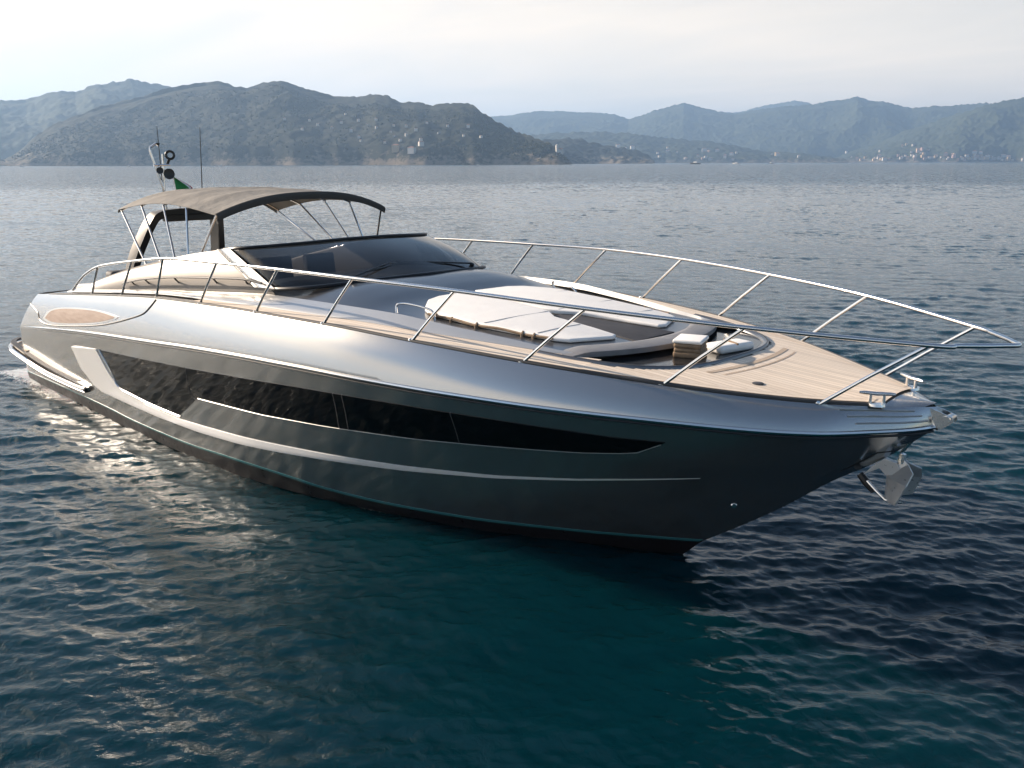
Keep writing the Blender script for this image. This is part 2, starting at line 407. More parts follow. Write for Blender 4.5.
# broken foam lapping along the hull, most of it at the stern
wx_, wy_ = zip(*[(-.2, 1.95), (3, 2.05), (6, 2.13), (8.1, 2.09), (9.55, 1.89), (10.66, 1.62), (11.6, 1.33), (12.5, 1.0), (13.3, .62), (13.82, .33), (14.2, .13), (14.445, 0)])
hd_ = np.abs(Y0) - np.interp(X0, wx_, wy_)
fo = np.exp(-np.maximum(hd_, 0) / (.10 + .30 * np.clip((4 - X0) / 4, 0, 1))) * np.clip((15 - X0) / 2, 0, 1) * (.42 + .58 * np.clip((5 - X0) / 3, 0, 1)) * (X0 > -1.2) * (hd_ < 1.6)
fo = fo * (.35 + 1.2 * fbm(X0 * 1.1, Y0 * 1.1, 3, 31))
fa = sea.data.attributes.new('foam', 'FLOAT', 'POINT'); fa.data.foreach_set('value', fo.astype(np.float32).ravel())
tag(sea, 'dark teal sea with small wind ripples around the yacht', 'sea', kind='structure')

# ------------------------------------------------------------------ hills across the bay
def ray_dir(px, py):
    return F * vd + float(px - 512) * right + float(384 - py) * up
def azel(px, py):
    d = ray_dir(px, py); return math.atan2(d.y, d.x), d.z / math.hypot(d.x, d.y)
HILL = {}
def hill(key, sky_pts, shore, ridge, material, label, seed, nt=90, step=1.6, rough=.16, cliff=.12, gscale=420, tree=6.0):
    xs_, ys_ = zip(*sky_pts); pxs = np.arange(xs_[0], xs_[-1] + .01, step)
    pys = np.interp(pxs, xs_, ys_)
    ae = np.array([azel(a, b) for a, b in zip(pxs, pys)]); az, el = ae[:, 0], ae[:, 1]
    sh = shore if np.isscalar(shore) else np.interp(pxs, *zip(*shore))
    sh = sh * (1 + .05 * (fbm(pxs / 60., pxs * 0, 3, seed + 3) - .5) + .004 * (vnoise(pxs / 14., pxs * 0, seed) - .5))
    rd = ridge if np.isscalar(ridge) else np.interp(pxs, *zip(*ridge))
    rd = np.maximum(rd * (1 + .05 * (fbm(pxs / 90., pxs * 0 + 3, 3, seed + 8) - .5)), sh + 30)
    t = np.concatenate([[-.02], np.linspace(0, 1, nt) ** 1.25, [1.06, 1.16, 1.35]])
    D = sh[:, None] + (rd - sh)[:, None] * t[None, :]
    top = CAM.z + rd * el                                                    # height of the ridge
    e = np.where(t < 1, cliff * np.clip(t / .05, 0, 1) + (1 - cliff) * np.clip(t, 0, 1) ** .95, 1 - .8 * (t - 1))
    x = CAM.x + D * np.cos(az)[:, None]; y = CAM.y + D * np.sin(az)[:, None]
    g = fbm(x / gscale, y / gscale, 5, seed, True) - .52
    wv = np.clip(4 * t * (1.03 - t), 0, 1) ** .7
    z = top[:, None] * (e[None, :] + rough * 1.9 * g * wv[None, :])
    z += tree * (vnoise(x / 14., y / 14., seed + 5) - .5) * 2 * np.clip(t / .03, 0, 1)[None, :]
    lim = CAM.z + D * el[:, None] * .985
    kk_ = .03 * top[:, None] + 1.0; soft = lim - kk_ * np.logaddexp(0, (lim - z) / kk_)
    z = np.where((t < .97)[None, :], soft, z)
    z[:, 0] = -3; z[:, 1] = -.4
    z[:, 2:] = np.maximum(z[:, 2:], .5 + 3 * vnoise(x / 20., y / 20., seed)[:, 2:] * np.ones_like(z[:, 2:]))
    z[:, -1] = -3
    o = np_mesh('hills', np.stack([x, y, z], -1), len(pxs), len(t), material)
    tag(o, label, 'hills', kind='structure')
    HILL[key] = (pxs, D, x, y, z)
    return o
def hill_at(name, px, py):
    """point of the hillside seen at that bearing and elevation"""
    pxs, D, x, y, z = HILL[name]; i = int(np.clip(round((px - pxs[0]) / (pxs[1] - pxs[0])), 0, len(pxs) - 1))
    el = azel(px, py)[1]
    for j in range(2, D.shape[1]):
        if (z[i, j] - CAM.z) / D[i, j] >= el: return Vector((x[i, j], y[i, j], z[i, j]))
    return Vector((x[i, -4], y[i, -4], z[i, -4]))

def hill_mat(name, c1, c2, rock, rock_top):
    m = mat(name, c1, .95, spec=.1); n, l, p = nodes(m)
    t = noise(n, l, .016, 8, .7); r = ramp(n, l, t.outputs['Fac'], [(.35, c1), (.65, c2)])
    tf = noise(n, l, .06, 8, .74, mscale=(1, 1, 1.3))
    sp = n.new('ShaderNodeSeparateXYZ'); tc = n.new('ShaderNodeTexCoord'); l.new(tc.outputs['Object'], sp.inputs[0])
    mr = n.new('ShaderNodeMapRange'); mr.inputs[1].default_value = 0; mr.inputs[2].default_value = rock_top; mr.inputs[3].default_value = .17; mr.inputs[4].default_value = -.13
    l.new(sp.outputs['Z'], mr.inputs[0])
    ad = n.new('ShaderNodeMath'); ad.operation = 'ADD'; l.new(mr.outputs[0], ad.inputs[0]); l.new(tf.outputs['Fac'], ad.inputs[1])
    st = n.new('ShaderNodeMapRange'); st.inputs[1].default_value = .54; st.inputs[2].default_value = .66; l.new(ad.outputs[0], st.inputs[0])
    mx_ = n.new('ShaderNodeMix'); mx_.data_type = 'RGBA'; mx_.inputs[7].default_value = (*rock, 1)
    l.new(st.outputs[0], mx_.inputs['Factor']); l.new(r.outputs[0], mx_.inputs[6]); l.new(mx_.outputs[2], p.inputs['Base Color'])
    return m
HM1 = hill_mat('wooded_slope', (.013, .018, .013), (.046, .048, .030), (.19, .155, .115), 48)
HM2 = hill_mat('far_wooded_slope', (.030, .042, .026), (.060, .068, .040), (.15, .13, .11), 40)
hill('left', [(-260, 100), (-180, 112), (-90, 96), (0, 102), (25, 101), (40, 96), (58, 92), (75, 93), (95, 85), (115, 82), (132, 79), (150, 84), (165, 87), (178, 91), (200, 96), (260, 110), (330, 130)], 3300, 4300, HM2,
     'hazy wooded mountain ridge at the far left behind the headland', 21, nt=70)
hill('peak', [(560, 150), (600, 136), (640, 131), (690, 113), (740, 112), (757, 108), (775, 104), (795, 101), (808, 103), (822, 107), (860, 118), (900, 140)], 8800, 9800, HM2,
     'faintest mountain peak beyond the middle of the far range', 22, nt=30)
hill('range', [(440, 124), (490, 117.5), (505, 117), (520, 115), (535, 113), (560, 113), (600, 114), (615, 115), (628, 119), (640, 116), (655, 110), (670, 107), (684, 104), (694, 108), (710, 111), (735, 114), (760, 110), (790, 108), (812, 107), (830, 104), (845, 102), (858, 98), (868, 102), (884, 103), (900, 107), (912, 109), (935, 106), (960, 105), (985, 102), (1010, 105), (1060, 112), (1150, 118), (1280, 108)], 6000, 7400, HM2,
     'long pale blue mountain range across the bay', 23, nt=80, rough=.26, gscale=900, step=1.1)
hill('flank', [(830, 160), (850, 152), (880, 143), (905, 131), (930, 124), (955, 115), (980, 108), (1005, 102), (1024, 99), (1060, 96), (1120, 100), (1200, 92), (1290, 104)], 5000, 5900, HM2,
     'hazy mountain flank sloping down from the right edge to the town', 24, nt=80, rough=.24, gscale=650, step=1.1)
hill('coast', [(500, 142), (530, 136), (560, 133), (600, 132), (630, 133), (655, 137), (680, 139), (720, 143), (745, 148), (770, 152), (800, 153), (820, 156), (835, 158), (850, 160.5)], 4300, 4800, HM2,
     'low built-up coastal hills behind the dark headland', 25, nt=60, rough=.14)
hill('point', [(490, 140), (520, 144), (545, 141), (570, 138), (582, 140), (605, 145), (630, 149), (643, 153), (651, 158), (656, 161.5)], 3000, 3250, HM1,
     'small dark wooded point just right of the headland', 26, nt=50, rough=.12)
hill('headland', [(-60, 162), (-30, 161), (5, 160), (18, 152), (30, 140), (45, 129), (60, 121), (80, 114), (100, 106), (125, 101), (150, 95), (172, 90), (190, 86), (205, 84), (218, 81.5), (232, 85), (245, 88), (258, 84), (275, 81), (288, 83), (300, 88), (318, 93), (330, 96.5), (345, 98), (362, 98), (375, 94.5), (388, 97), (400, 103), (415, 102), (430, 106), (448, 104), (462, 103), (473, 106), (482, 113), (495, 121), (505, 126), (518, 133), (532, 137), (548, 143), (556, 149), (563, 154), (568, 159.5), (572, 161.5)],
     [(-60, 2500), (150, 2250), (330, 2050), (480, 1900), (572, 1900)], [(-60, 2600), (30, 2750), (200, 3000), (330, 2900), (470, 2500), (530, 2120), (560, 1960), (572, 1925)], HM1,
     'dark wooded headland with rocky cliffs along the shore', 27, nt=130, rough=.21, cliff=.14, tree=3.5, gscale=520)

near_h = [(308, 122), (316, 126), (357, 122), (375, 122), (366, 126), (376, 129), (393, 127), (393, 137), (405, 128), (448, 127), (405, 136), (357, 138), (359, 142), (384, 144), (420, 141), (345, 115), (426, 125), (330, 129), (300, 131), (438, 134), (463, 137), (372, 134), (340, 124), (468, 128), (481, 138), (415, 131), (389, 133), (350, 132), (399, 142), (283, 120)]
HPTS = [hill_at('headland', a, b_) for a, b_ in near_h + [(394, 152), (411, 153), (420, 146), (559.5, 152.5)]]
# tree crowns that break up the nearest headland: far woods, one mass
pxs, HD, hx, hy, hzz = HILL['headland']
woods = MB(); ico = None
bmi = bmesh.new(); bmesh.ops.create_icosphere(bmi, subdivisions=1, radius=1); iv = [v.co.copy() for v in bmi.verts]; ifc = [tuple(v.index for v in f.verts) for f in bmi.faces]; bmi.free()
for k in range(9000):
    i = random.randrange(8, len(pxs) - 3); j = int(3 + (hx.shape[1] - 7) * .8 * random.random() ** .9)
    if hzz[i, j] < 10 + 25 * random.random(): continue
    if any(abs(q.x - hx[i, j]) + abs(q.y - hy[i, j]) < 34 for q in HPTS): continue
    r_ = random.uniform(1.2, 2.5); c = Vector((hx[i, j] + random.uniform(-8, 8), hy[i, j] + random.uniform(-8, 8), hzz[i, j] + r_ * .15))
    woods.add([c + Vector((v.x * r_ * random.uniform(.75, 1.2), v.y * r_ * random.uniform(.75, 1.2), v.z * r_ * random.uniform(.8, 1.25))) for v in iv], ifc)
WM = vary(mat('far_foliage', (.03, .04, .02), .95, spec=.1), (.018, .026, .012), (.055, .062, .030), .02)
wo = woods.build('woodland', WM, smooth=False, weld=False)
tag(wo, 'dark pine and scrub woods covering the near headland', 'woods', kind='stuff')

# ------------------------------------------------------------------ houses on the far shores
WALLS = [mat('pale_wall', (.60, .56, .50), .9), mat('ochre_wall', (.50, .37, .22), .9), mat('pink_wall', (.48, .34, .29), .9), mat('grey_wall', (.45, .44, .42), .9)]
ROOF = mat('clay_roof', (.30, .15, .10), .9)
def house_mesh(w, d, h, wall):
    b = MB(); b.box((0, 0, h / 2 - 2), (w, d, h + 4))
    e = .4
    b.add([(-w / 2 - e, -d / 2 - e, h), (w / 2 + e, -d / 2 - e, h), (w / 2 + e, d / 2 + e, h), (-w / 2 - e, d / 2 + e, h), (-w * .25, 0, h + d * .24), (w * .25, 0, h + d * .24)],
          [(0, 1, 5, 4), (1, 2, 5), (2, 3, 4, 5), (3, 0, 4), (0, 3, 2, 1)], 1)
    return b.build('house', [wall, ROOF], smooth=False, weld=False)
HP = {k: house_mesh(w, d, h, WALLS[k[0]]) for k, (w, d, h) in {(0, 0): (12, 9, 7), (1, 0): (13, 10, 8), (2, 0): (11, 9, 9), (3, 0): (10, 8, 6), (0, 1): (20, 11, 12), (1, 1): (18, 11, 13), (2, 1): (17, 12, 14), (3, 1): (22, 11, 11)}.items()}
used = set()
def house(kind, pt, label, group, sc=1.0):
    o = HP[kind]
    if kind in used: o = o.copy(); C.objects.link(o)
    used.add(kind)
    o.location = pt + Vector((0, 0, 1.2)); o.scale = (sc, sc, sc); o.rotation_euler = (0, 0, YAW + math.pi / 2 + random.uniform(-.5, .5))
    tag(o, label, 'house', group)
    return o
GH = 'houses on the headland slope'
for px, py in near_h:
    house((random.choice([0, 0, 0, 3]), 0), hill_at('headland', px, py), 'small pale house among trees on the headland slope', GH, random.uniform(.38, .62))
house((1, 1), hill_at('headland', 394, 152), 'ochre house low above the cliffs of the headland', None, .9)
house((0, 1), hill_at('headland', 411, 153), 'largest white house low above the headland cliffs, right of the ochre one', None, .8)
house((0, 0), hill_at('headland', 420, 146), 'white house just above and right of the largest white house on the headland', None, .9)
# white villa with a square tower on the tip of the headland
vp = hill_at('headland', 559.5, 152.5)
vb = empty('villa', vp); tag(vb, 'white villa with a tower on the tip of the dark headland', 'villa'); vb.rotation_euler = (0, 0, YAW + math.pi / 2 + .3)
b = MB(); b.box((0, 0, 1), (15, 9, 12)); b.build('wall', WALLS[0], vb, smooth=False)
b = MB(); b.box((5, 0, 5), (5, 5, 20)); b.add([(2.2, -2.8, 15), (7.8, -2.8, 15), (7.8, 2.8, 15), (2.2, 2.8, 15), (5, 0, 17.5)], [(0, 1, 4), (1, 2, 4), (2, 3, 4), (3, 0, 4)]); b.build('tower', WALLS[0], vb, smooth=False)
b = MB(); b.add([(-7.9, -4.9, 7), (2, -4.9, 7), (2, 4.9, 7), (-7.9, 4.9, 7), (-6, 0, 9.2), (1, 0, 9.2)], [(0, 1, 5, 4), (1, 2, 5), (2, 3, 4, 5), (3, 0, 4)]); b.build('roof', ROOF, vb, smooth=False)

GT = 'town houses along the far shore'
town = []
random.seed(9)
for k in range(40):                                                          # behind the headland
    px = random.uniform(572, 800); lo = np.interp(px, [572, 650, 700, 800], [150, 146, 150, 157])
    town.append(('coast', px, random.uniform(lo, 161)))
for k in range(95):                                                          # foot of the right-hand mountains
    px = random.choice([random.gauss(915, 22), random.uniform(845, 1024), random.gauss(985, 28), random.uniform(850, 1060)])
    py = 161 - abs(random.gauss(0, 5.5 if 885 < px < 955 else 2.6)) * (1.6 if 900 < px < 945 else 1)
    town.append(('flank' if px > 845 else 'coast', px, py))
for key, px, py in town:
    k = random.choice([(0, 0), (0, 0), (2, 0), (1, 0), (0, 1), (2, 1), (1, 1), (3, 1)])
    lab = 'house of the hazy town along the foot of the far hills'
    house(k, hill_at(key, px, py), lab, GT, random.uniform(.6, 1.0))

# ------------------------------------------------------------------ boats far out on the bay
def far_boat(px, py, length, label, dark=False):
    d = ray_dir(px, py); t = -CAM.z / d.z if d.z < 0 else 0
    P = CAM + d * t; dist = math.hypot(P.x - CAM.x, P.y - CAM.y)
    o = empty('motorboat', (P.x, P.y, 0)); o.rotation_euler = (0, 0, YAW + math.pi / 2 + random.uniform(-.6, .6))
    tag(o, label, 'boat', 'small boats far out on the bay')
    w = length * .3; b = MB(); rows = []
    for i in range(9):
        u = i / 8; x = (u - .5) * length; yb = w / 2 * (1 - max(0, (u - .45) / .55) ** 2.2); zt = length * (.10 + .05 * u)
        rows.append([(x, -yb, zt), (x * .96, -yb * .85, -.2), (x * .96, yb * .85, -.2), (x, yb, zt)])
    b.grid(rows); b.add(rows[0], [(0, 1, 2, 3)]); b.add([r[0] for r in rows] + [r[3] for r in rows], [(i, i + 1, 10 + i, 9 + i) for i in range(8)])
    b.build('hull', M['black'] if dark else M['gelcoat'], o)
    b = MB(); z = length * .12; L2 = length * .22
    b.add([(-L2, -w * .35, z), (L2, -w * .3, z), (L2, w * .3, z), (-L2, w * .35, z), (-L2 * .8, -w * .3, z + length * .13), (L2 * .45, -w * .26, z + length * .12), (L2 * .45, w * .26, z + length * .12), (-L2 * .8, w * .3, z + length * .13)],
          [(0, 1, 5, 4), (1, 2, 6, 5), (2, 3, 7, 6), (3, 0, 4, 7), (4, 5, 6, 7)])
    b.build('cabin', M['gelcoat'], o, smooth=False)
    return o
far_boat(22, 166.8, 7, 'tiny white boat under the headland at the far left edge')
far_boat(129, 166.6, 7, 'tiny white boat just left of the radar mast, under the cliffs')
far_boat(221, 166.2, 9, 'tiny white boat just right of the tall whip aerial')
far_boat(478, 165.2, 7, 'tiny white boat under the cliffs near the headland tip')
far_boat(695, 164.2, 22, 'long dark boat lying off the low town right of the headland', True)
far_boat(736, 164.0, 15, 'white boat between the long dark boat and the right mountains')
far_boat(771, 163.9, 13, 'low white boat farthest right on the bay')

# ------------------------------------------------------------------ the air over the bay
hb = MB(); hb.box((CAM.x - 3600, CAM.y + 3600, 360 - 8), (17000, 17000, 720))
hm = bpy.data.materials.new('sea_haze'); hm.use_nodes = True
hn, hl = hm.node_tree.nodes, hm.node_tree.links; hn.remove(hn['Principled BSDF'])
pv = hn.new('ShaderNodeVolumePrincipled'); pv.inputs['Color'].default_value = HAZE_COL; pv.inputs['Density'].default_value = HAZE_D
pv.inputs['Anisotropy'].default_value = .3
hl.new(pv.outputs[0], hn['Material Output'].inputs['Volume'])
hz_ = hb.build('haze', hm, smooth=False); tag(hz_, 'thin blue haze over the bay', 'haze', kind='stuff')

# ------------------------------------------------------------------ the yacht: hull
def pchip(xs,ys):
    xs=np.array(xs,float);ys=np.array(ys,float)
    h=np.diff(xs);d=np.diff(ys)/h;m=np.zeros(len(xs))
    for i in range(1,len(xs)-1):
        if d[i-1]*d[i]>0:
            w1=2*h[i]+h[i-1];w2=h[i]+2*h[i-1];m[i]=(w1+w2)/(w1/d[i-1]+w2/d[i])
    m[0]=d[0];m[-1]=d[-1]
    def f(x):
        x=np.clip(np.asarray(x,float),xs[0],xs[-1]);k=np.clip(np.searchsorted(xs,x)-1,0,len(xs)-2)
        t=(x-xs[k])/h[k]
        return (2*t**3-3*t**2+1)*ys[k]+(t**3-2*t**2+t)*h[k]*m[k]+(-2*t**3+3*t**2)*ys[k+1]+(t**3-t**2)*h[k]*m[k+1]
    return f
stem_x=pchip([-.9,-.03,.237,.382,.898,1.259,1.547,1.793,2.02],[12.9,14.43,14.715,14.926,15.636,16.07,16.47,16.765,17.01])
W_y=pchip([-.2,3,6,8.1,9.55,10.66,11.6,12.5,13.3,13.82,14.2,14.445],[1.95,2.05,2.13,2.09,1.89,1.62,1.33,1.0,.62,.33,.13,0])
R_y=pchip([.4,1.2,3.1,4.94,6.7,8.56,9.8,11.13,12.5,13.57,14.41,15.41,16.26,16.58,16.88,17.01],[2.16,2.21,2.31,2.38,2.43,2.45,2.44,2.39,2.243,2.05,1.80,1.371,.851,.55,.24,0])
R_z=pchip([.4,1.2,3.14,4.94,6.7,8.56,10,11.13,12.5,13.57,14.8,16.26,17.01],[1.10,1.24,1.466,1.625,1.755,1.885,1.955,1.99,2.006,2.018,2.015,1.985,2.02])
D_y=pchip([1.2,2.77,4.27,5.56,6.83,8.18,9.55,10.95,12.33,13.67,15.0,15.64,16.21,16.63,16.85,16.97],[2.06,2.151,2.21,2.255,2.28,2.285,2.275,2.22,2.075,1.817,1.372,1.053,.70,.386,.17,0])
D_z=pchip([1.2,2.77,4.27,5.56,6.83,8.18,9.55,10.95,12.33,13.67,15.0,15.64,16.21,16.63,16.97],[1.86,2.028,2.171,2.286,2.385,2.44,2.475,2.486,2.45,2.39,2.308,2.26,2.225,2.21,2.19])
RC=.45
def rnd(y,dx,rc=RC):
    d=np.clip(dx,0,rc); return y-(rc-np.sqrt(np.maximum(rc*rc-(rc-d)**2,0)))
def side(u,s):
    """topside point: u stern->stem, s 0 waterline -> 1 rub rail"""
    u=np.asarray(u,float);s=np.asarray(s,float)
    xa=-.1+.55*s**1.3
    xw=-.1+(14.445+.1)*u; xr=.45+(17.01-.45)*u
    zr=R_z(xr); z=zr*s
    xe=stem_x(2.02*s)
    ex=.32*(np.clip(.12-u,0,1)/.12)**1.5
    x=xa+(xe-xa)*u-ex
    xa=xa-.32
    p=1.0+.45*np.clip((u-.55)/.45,0,1)
    yw=W_y(xw);yr=R_y(xr)
    y=yw+(yr-yw)*s**p
    y=rnd(y,x-xa)
    return x,y,z
def shoulder(u,t):
    """t 0 rub rail -> 1 deck edge"""
    xr=.45+(17.01-.45)*u; xd=1.35+(16.97-1.35)*u
    yr=R_y(xr);zr=R_z(xr);yd=D_y(xd);zd=D_z(xd)
    xc=xr*.72+xd*.28;yc=yr-.03*np.clip(yr/.6,0,1)-.1*(yr-yd);zc=zr+.62*(zd-zr)
    x=(1-t)**2*xr+2*t*(1-t)*xc+t*t*xd
    y=(1-t)**2*yr+2*t*(1-t)*yc+t*t*yd
    z=(1-t)**2*zr+2*t*(1-t)*zc+t*t*zd
    ex=(.32-.08*t)*(np.clip(.12-u,0,1)/.12)**1.5
    x=x-ex
    xa=.45+.9*t-(.32-.08*t)
    return x,rnd(y,x-xa),z

yacht = empty('motor_yacht', (0, 0, 0))
tag(yacht, 'silver grey open motor yacht with black hull windows and tan bimini, lying at anchor', 'yacht')
US = np.concatenate([np.linspace(0, .03, 9)[:-1], np.linspace(.03, .9, 74)[:-1], np.linspace(.9, 1, 26)])
boot_f = pchip([0, .30, .36, .48, .58, .66, .69, .77, .835, .895, .948, 1.0], [.14, .127, .112, .108, .132, .112, .095, .075, .080, .096, .104, .117])
def P3(t): return list(zip(*[np.asarray(a, float).ravel() for a in t]))
def surf(fn, us, vs_of_u):
    """grid of points of a hull surface: one row per station"""
    return [P3(fn(np.full(len(v), u), v)) for u, v in zip(us, vs_of_u)]
# topsides and shoulder in one skin, both sides and the transom
b = MB()
rows = []
for u in US:
    s0 = float(boot_f(u)); sv = np.linspace(s0, 1, 22); tv = np.linspace(0, 1, 11)[1:]
    pts = P3(side(np.full(22, u), sv)) + P3(shoulder(np.full(10, u), tv))
    rows.append(pts)
b.grid(rows)
b.mirror()
tr_ = rows[0]; b.grid([[(x, y, z), (x - .03, y * .5, z), (x - .04, 0, z), (x - .03, -y * .5, z), (x, -y, z)] for x, y, z in tr_])
hull = b.build('hull', M['paint'], yacht, angle=32)
# antifouled bottom below the boot top
b = MB(); rows = []
for u in US:
    s0 = float(boot_f(u)); sv = np.linspace(0, s0, 4); pts = P3(side(np.full(4, u), sv))
    x0, y0, z0 = pts[0]; kx = min(x0, 13.6 + .0 * x0)
    rows.append([(x0 - (x0 - min(x0, 12.9)) * .95, 0, -.95 + .25 * u), (x0 - (x0 - min(x0, 13.9)) * .6, y0 * .55, -.5)] + pts)
b.grid(rows); b.mirror(); r0 = rows[0]
b.grid([[(x, y, z), (x, 0, z), (x, -y, z)] for x, y, z in r0])
b.build('hull_bottom', M['bottom'], yacht)
# boot stripe: a thin band, teal reflection put into its colour, standing a few millimetres proud of the hull
def hull_strip(us, lo, hi, off, n=2, both=True, edge=True, fn=side):
    """ribbon lying on the topsides between s=lo(u) and s=hi(u); off may be (low, high)"""
    off = off if isinstance(off, tuple) else (off, off); bb = MB(); R_ = []
    for u in us:
        sv = np.linspace(lo(u), hi(u), n); row = []
        for k, s in enumerate(sv):
            p = Vector(P3(fn(u, s))[0]); e = 1e-3
            du = Vector(P3(fn(min(u + e, 1), s))[0]) - Vector(P3(fn(max(u - e, 0), s))[0])
            ds = Vector(P3(fn(u, s + e))[0]) - Vector(P3(fn(u, s - e))[0])
            nn = du.cross(ds); nn = nn.normalized() if nn.length > 1e-9 else Vector((0, 1, 0))
            if nn.y < 0: nn = -nn
            o_ = off[0] + (off[1] - off[0]) * k / (n - 1)
            row.append((p, nn, o_))
        out = [tuple(p + q * o_) for p, q, o_ in row]
        if edge: out = [tuple(row[0][0] - row[0][1] * .01)] + out + [tuple(row[-1][0] - row[-1][1] * .01)]
        R_.append(out)
    bb.grid(R_)
    return bb
b = hull_strip(np.linspace(.02, .998, 110), lambda u: float(boot_f(u)) - .004, lambda u: float(boot_f(u)) + .010 + .004 * u, .004); b.mirror()
b.build('boot_stripe', M['boot'], yacht)
# rub rail: bright half-round over a dark rebate
def rail_strip(off_z, off_y, r, name, m, u0=.035, parent=yacht):
    bb = MB(); us = np.concatenate([np.linspace(u0, .9, 80), np.linspace(.905, .9985, 30)]); pts = []
    for u in us:
        x, y, z = P3(side(u, 1.0))[0]; e = 1e-3
        x2, y2, _ = P3(side(min(u + e, 1), 1.0))[0]; x1, y1, _ = P3(side(u - e, 1.0))[0]
        t = Vector((x2 - x1, y2 - y1, 0)).normalized(); nn = Vector((-t.y, t.x, 0))
        if nn.y < 0: nn = -nn
        pts.append(Vector((x, y, z + off_z)) + nn * off_y)
    bb.tube(pts, [r * min(1, .15 + i / 8) for i in range(len(pts))], 8); return bb
b = rail_strip(0, .002, .021, 'rub_rail', None); b.mirror(); b.build('rub_rail', M['steel'], yacht)
b = rail_strip(-.042, -.006, .012, 'rub_rail', None, .075); b.mirror(); b.build('rub_rail_rebate', M['black'], yacht)

# hull windows
wt = pchip(*zip(*[(0.2726, .816), (.46, .818), (.54, .832), (.648, .862), (.736, .879), (.798, .881), (.851, .873), (.87, .868), (.8971, .872)]))
wb = lambda u: float(np.interp(u, *zip(*[(0.2726, .812), (.3246, .446), (.36, .413), (.3994, .384), (.4642, .366), (.4913, .575), (.5972, .588), (.6625, .612), (.7025, .632), (.7549, .658), (.81, .701), (.8608, .741), (.8815, .768), (.8901, .79), (.8942, .83), (.8971, .868)])))
wus = sorted(set(list(np.linspace(.2726, .8971, 110)) + [.3246, .4642, .4780, .4913, .8901, .8942]))
for sgn in (1, -1):
    b = hull_strip(wus, wb, lambda u: float(wt(u)), .006, n=9)
    if sgn > 0: b.v = [(x, -y, z) for x, y, z in b.v]
    w = b.build('hull_window', M['glass_hull'], yacht, angle=60)
    for (ua, ub) in ((.4605, .489), (.662, .683), (.671, .692), (.765, .785)):
        mb = MB(); pts = []
        for t in np.linspace(0, 1, 9):
            u = ua + (ub - ua) * t; s = float(wt(u)) + (wb(u) - float(wt(u))) * t
            x, y, z = P3(side(u, s))[0]; pts.append((x, -sgn * (y + .006), z))
        mb.tube(pts, .006, 6); mb.build('mullion', M['rubber'], w)
    # bright lower frame line
    fb = MB(); pts = []
    for u in np.linspace(.492, .8965, 60):
        x, y, z = P3(side(u, wb(u) - .004))[0]; pts.append((x, -sgn * (y + .006), z))
    fb.tube(pts, .006, 6); fb.build('window_frame', M['silver'], w)
    # the dark moulding along the aft edge of the glass
    fb = MB(); pts = []
    for u, s in ((.268, .818), (.297, .63), (.3206, .45), (.36, .405), (.41, .372), (.466, .352)):
        x, y, z = P3(side(u, s))[0]; pts.append((x, -sgn * (y + .006), z))
    fb.tube(spline(pts, 6), .016, 6); fb.build('window_moulding', M['paint'], w)
    # the swept styling flash: broad arm aft, running out to a line forward
    lo = [(0.1918, .795), (.2194, .531), (.2568, .368), (.2803, .325), (.3496, .305), (.4302, .284), (.5068, .280), (.5749, .300), (.6294, .323), (.6758, .349), (.7162, .372), (.7598, .397), (.8267, .459), (.8787, .53), (.9099, .586), (.9372, .641)]
    hi = [(.259, .816), (.2812, .658), (.3031, .52), (.3274, .427), (.3909, .355), (.4637, .328), (.51, .338), (.5719, .356), (.6266, .374), (.6734, .392), (.714, .409), (.7577, .430), (.8254, .478), (.8779, .541), (.9093, .594), (.9372, .644)]
    sb = MB(); R_ = []
    for t in np.linspace(0, len(lo) - 1, 150):
        row = []
        (ul, sl), (uh, sh_) = [(np.interp(t, range(len(q)), [a[0] for a in q]), np.interp(t, range(len(q)), [a[1] for a in q])) for q in (lo, hi)]
        for k, (f, off) in enumerate(((0, -.01), (0, .034), (.12, .036), (.55, .022), (1, .010), (1, -.01))):
            u, s = ul + (uh - ul) * f, sl + (sh_ - sl) * f
            off = off * min(1, max(.12, (13.6 - t) / 5.5)) if off > 0 else off
            x, y, z = P3(side(u, s))[0]; row.append((x, -sgn * (y + off), z - .3 * off))
        R_.append(row)
    sb.grid(R_); sb.add(R_[0], [tuple(range(6))]); sb.build('styling_flash', M['flash'], yacht, angle=30)
    x, y, z = P3(side(.974, .446))[0]
    ob = MB(); ob.lathe([(0, .02), (.022, .02), (.034, .006), (.034, -.02)], (x, -sgn * y, z), (.55, -sgn * .83, -.1), 12); ob.build('drain_outlet', M['steel'], yacht)

# stern fender moulding that carries round the transom as the edge of the bathing platform
half = [(3.53, 2.19, .42), (3.1, 2.205, .425), (2.4, 2.21, .438), (1.7, 2.21, .46), (1.1, 2.21, .51), (.6, 2.20, .56), (.0, 2.18, .615), (-.38, 2.13, .64), (-.64, 1.98, .655), (-.80, 1.72, .66), (-.88, 1.2, .66), (-.90, 0, .66)]
path = spline(half + [(x, -y, z) for x, y, z in half[-2::-1]], 6)
def swim(name, prof, m, path=path):
    bb = MB(); fr = []
    for i, q in enumerate(path):
        t = (path[min(i + 1, len(path) - 1)] - path[max(i - 1, 0)]); t.z = 0; t.normalize()
        fr.append((Vector((t.y, -t.x, 0)) * (1 if True else 1), Vector((0, 0, 1))))
    c = sum((q for q in path), Vector()) / len(path)
    if (path[len(path) // 4] - c).dot(fr[len(path) // 4][0]) < 0: fr = [(-a, z) for a, z in fr]
    bb.sweep(path, fr, prof); return bb.build(name, m, yacht, angle=40)
swim('stern_fender', [(-.12, .032), (.0, .032), (.03, .022), (.04, .0), (.03, -.022), (.012, -.032), (-.12, -.032)], M['paint'])
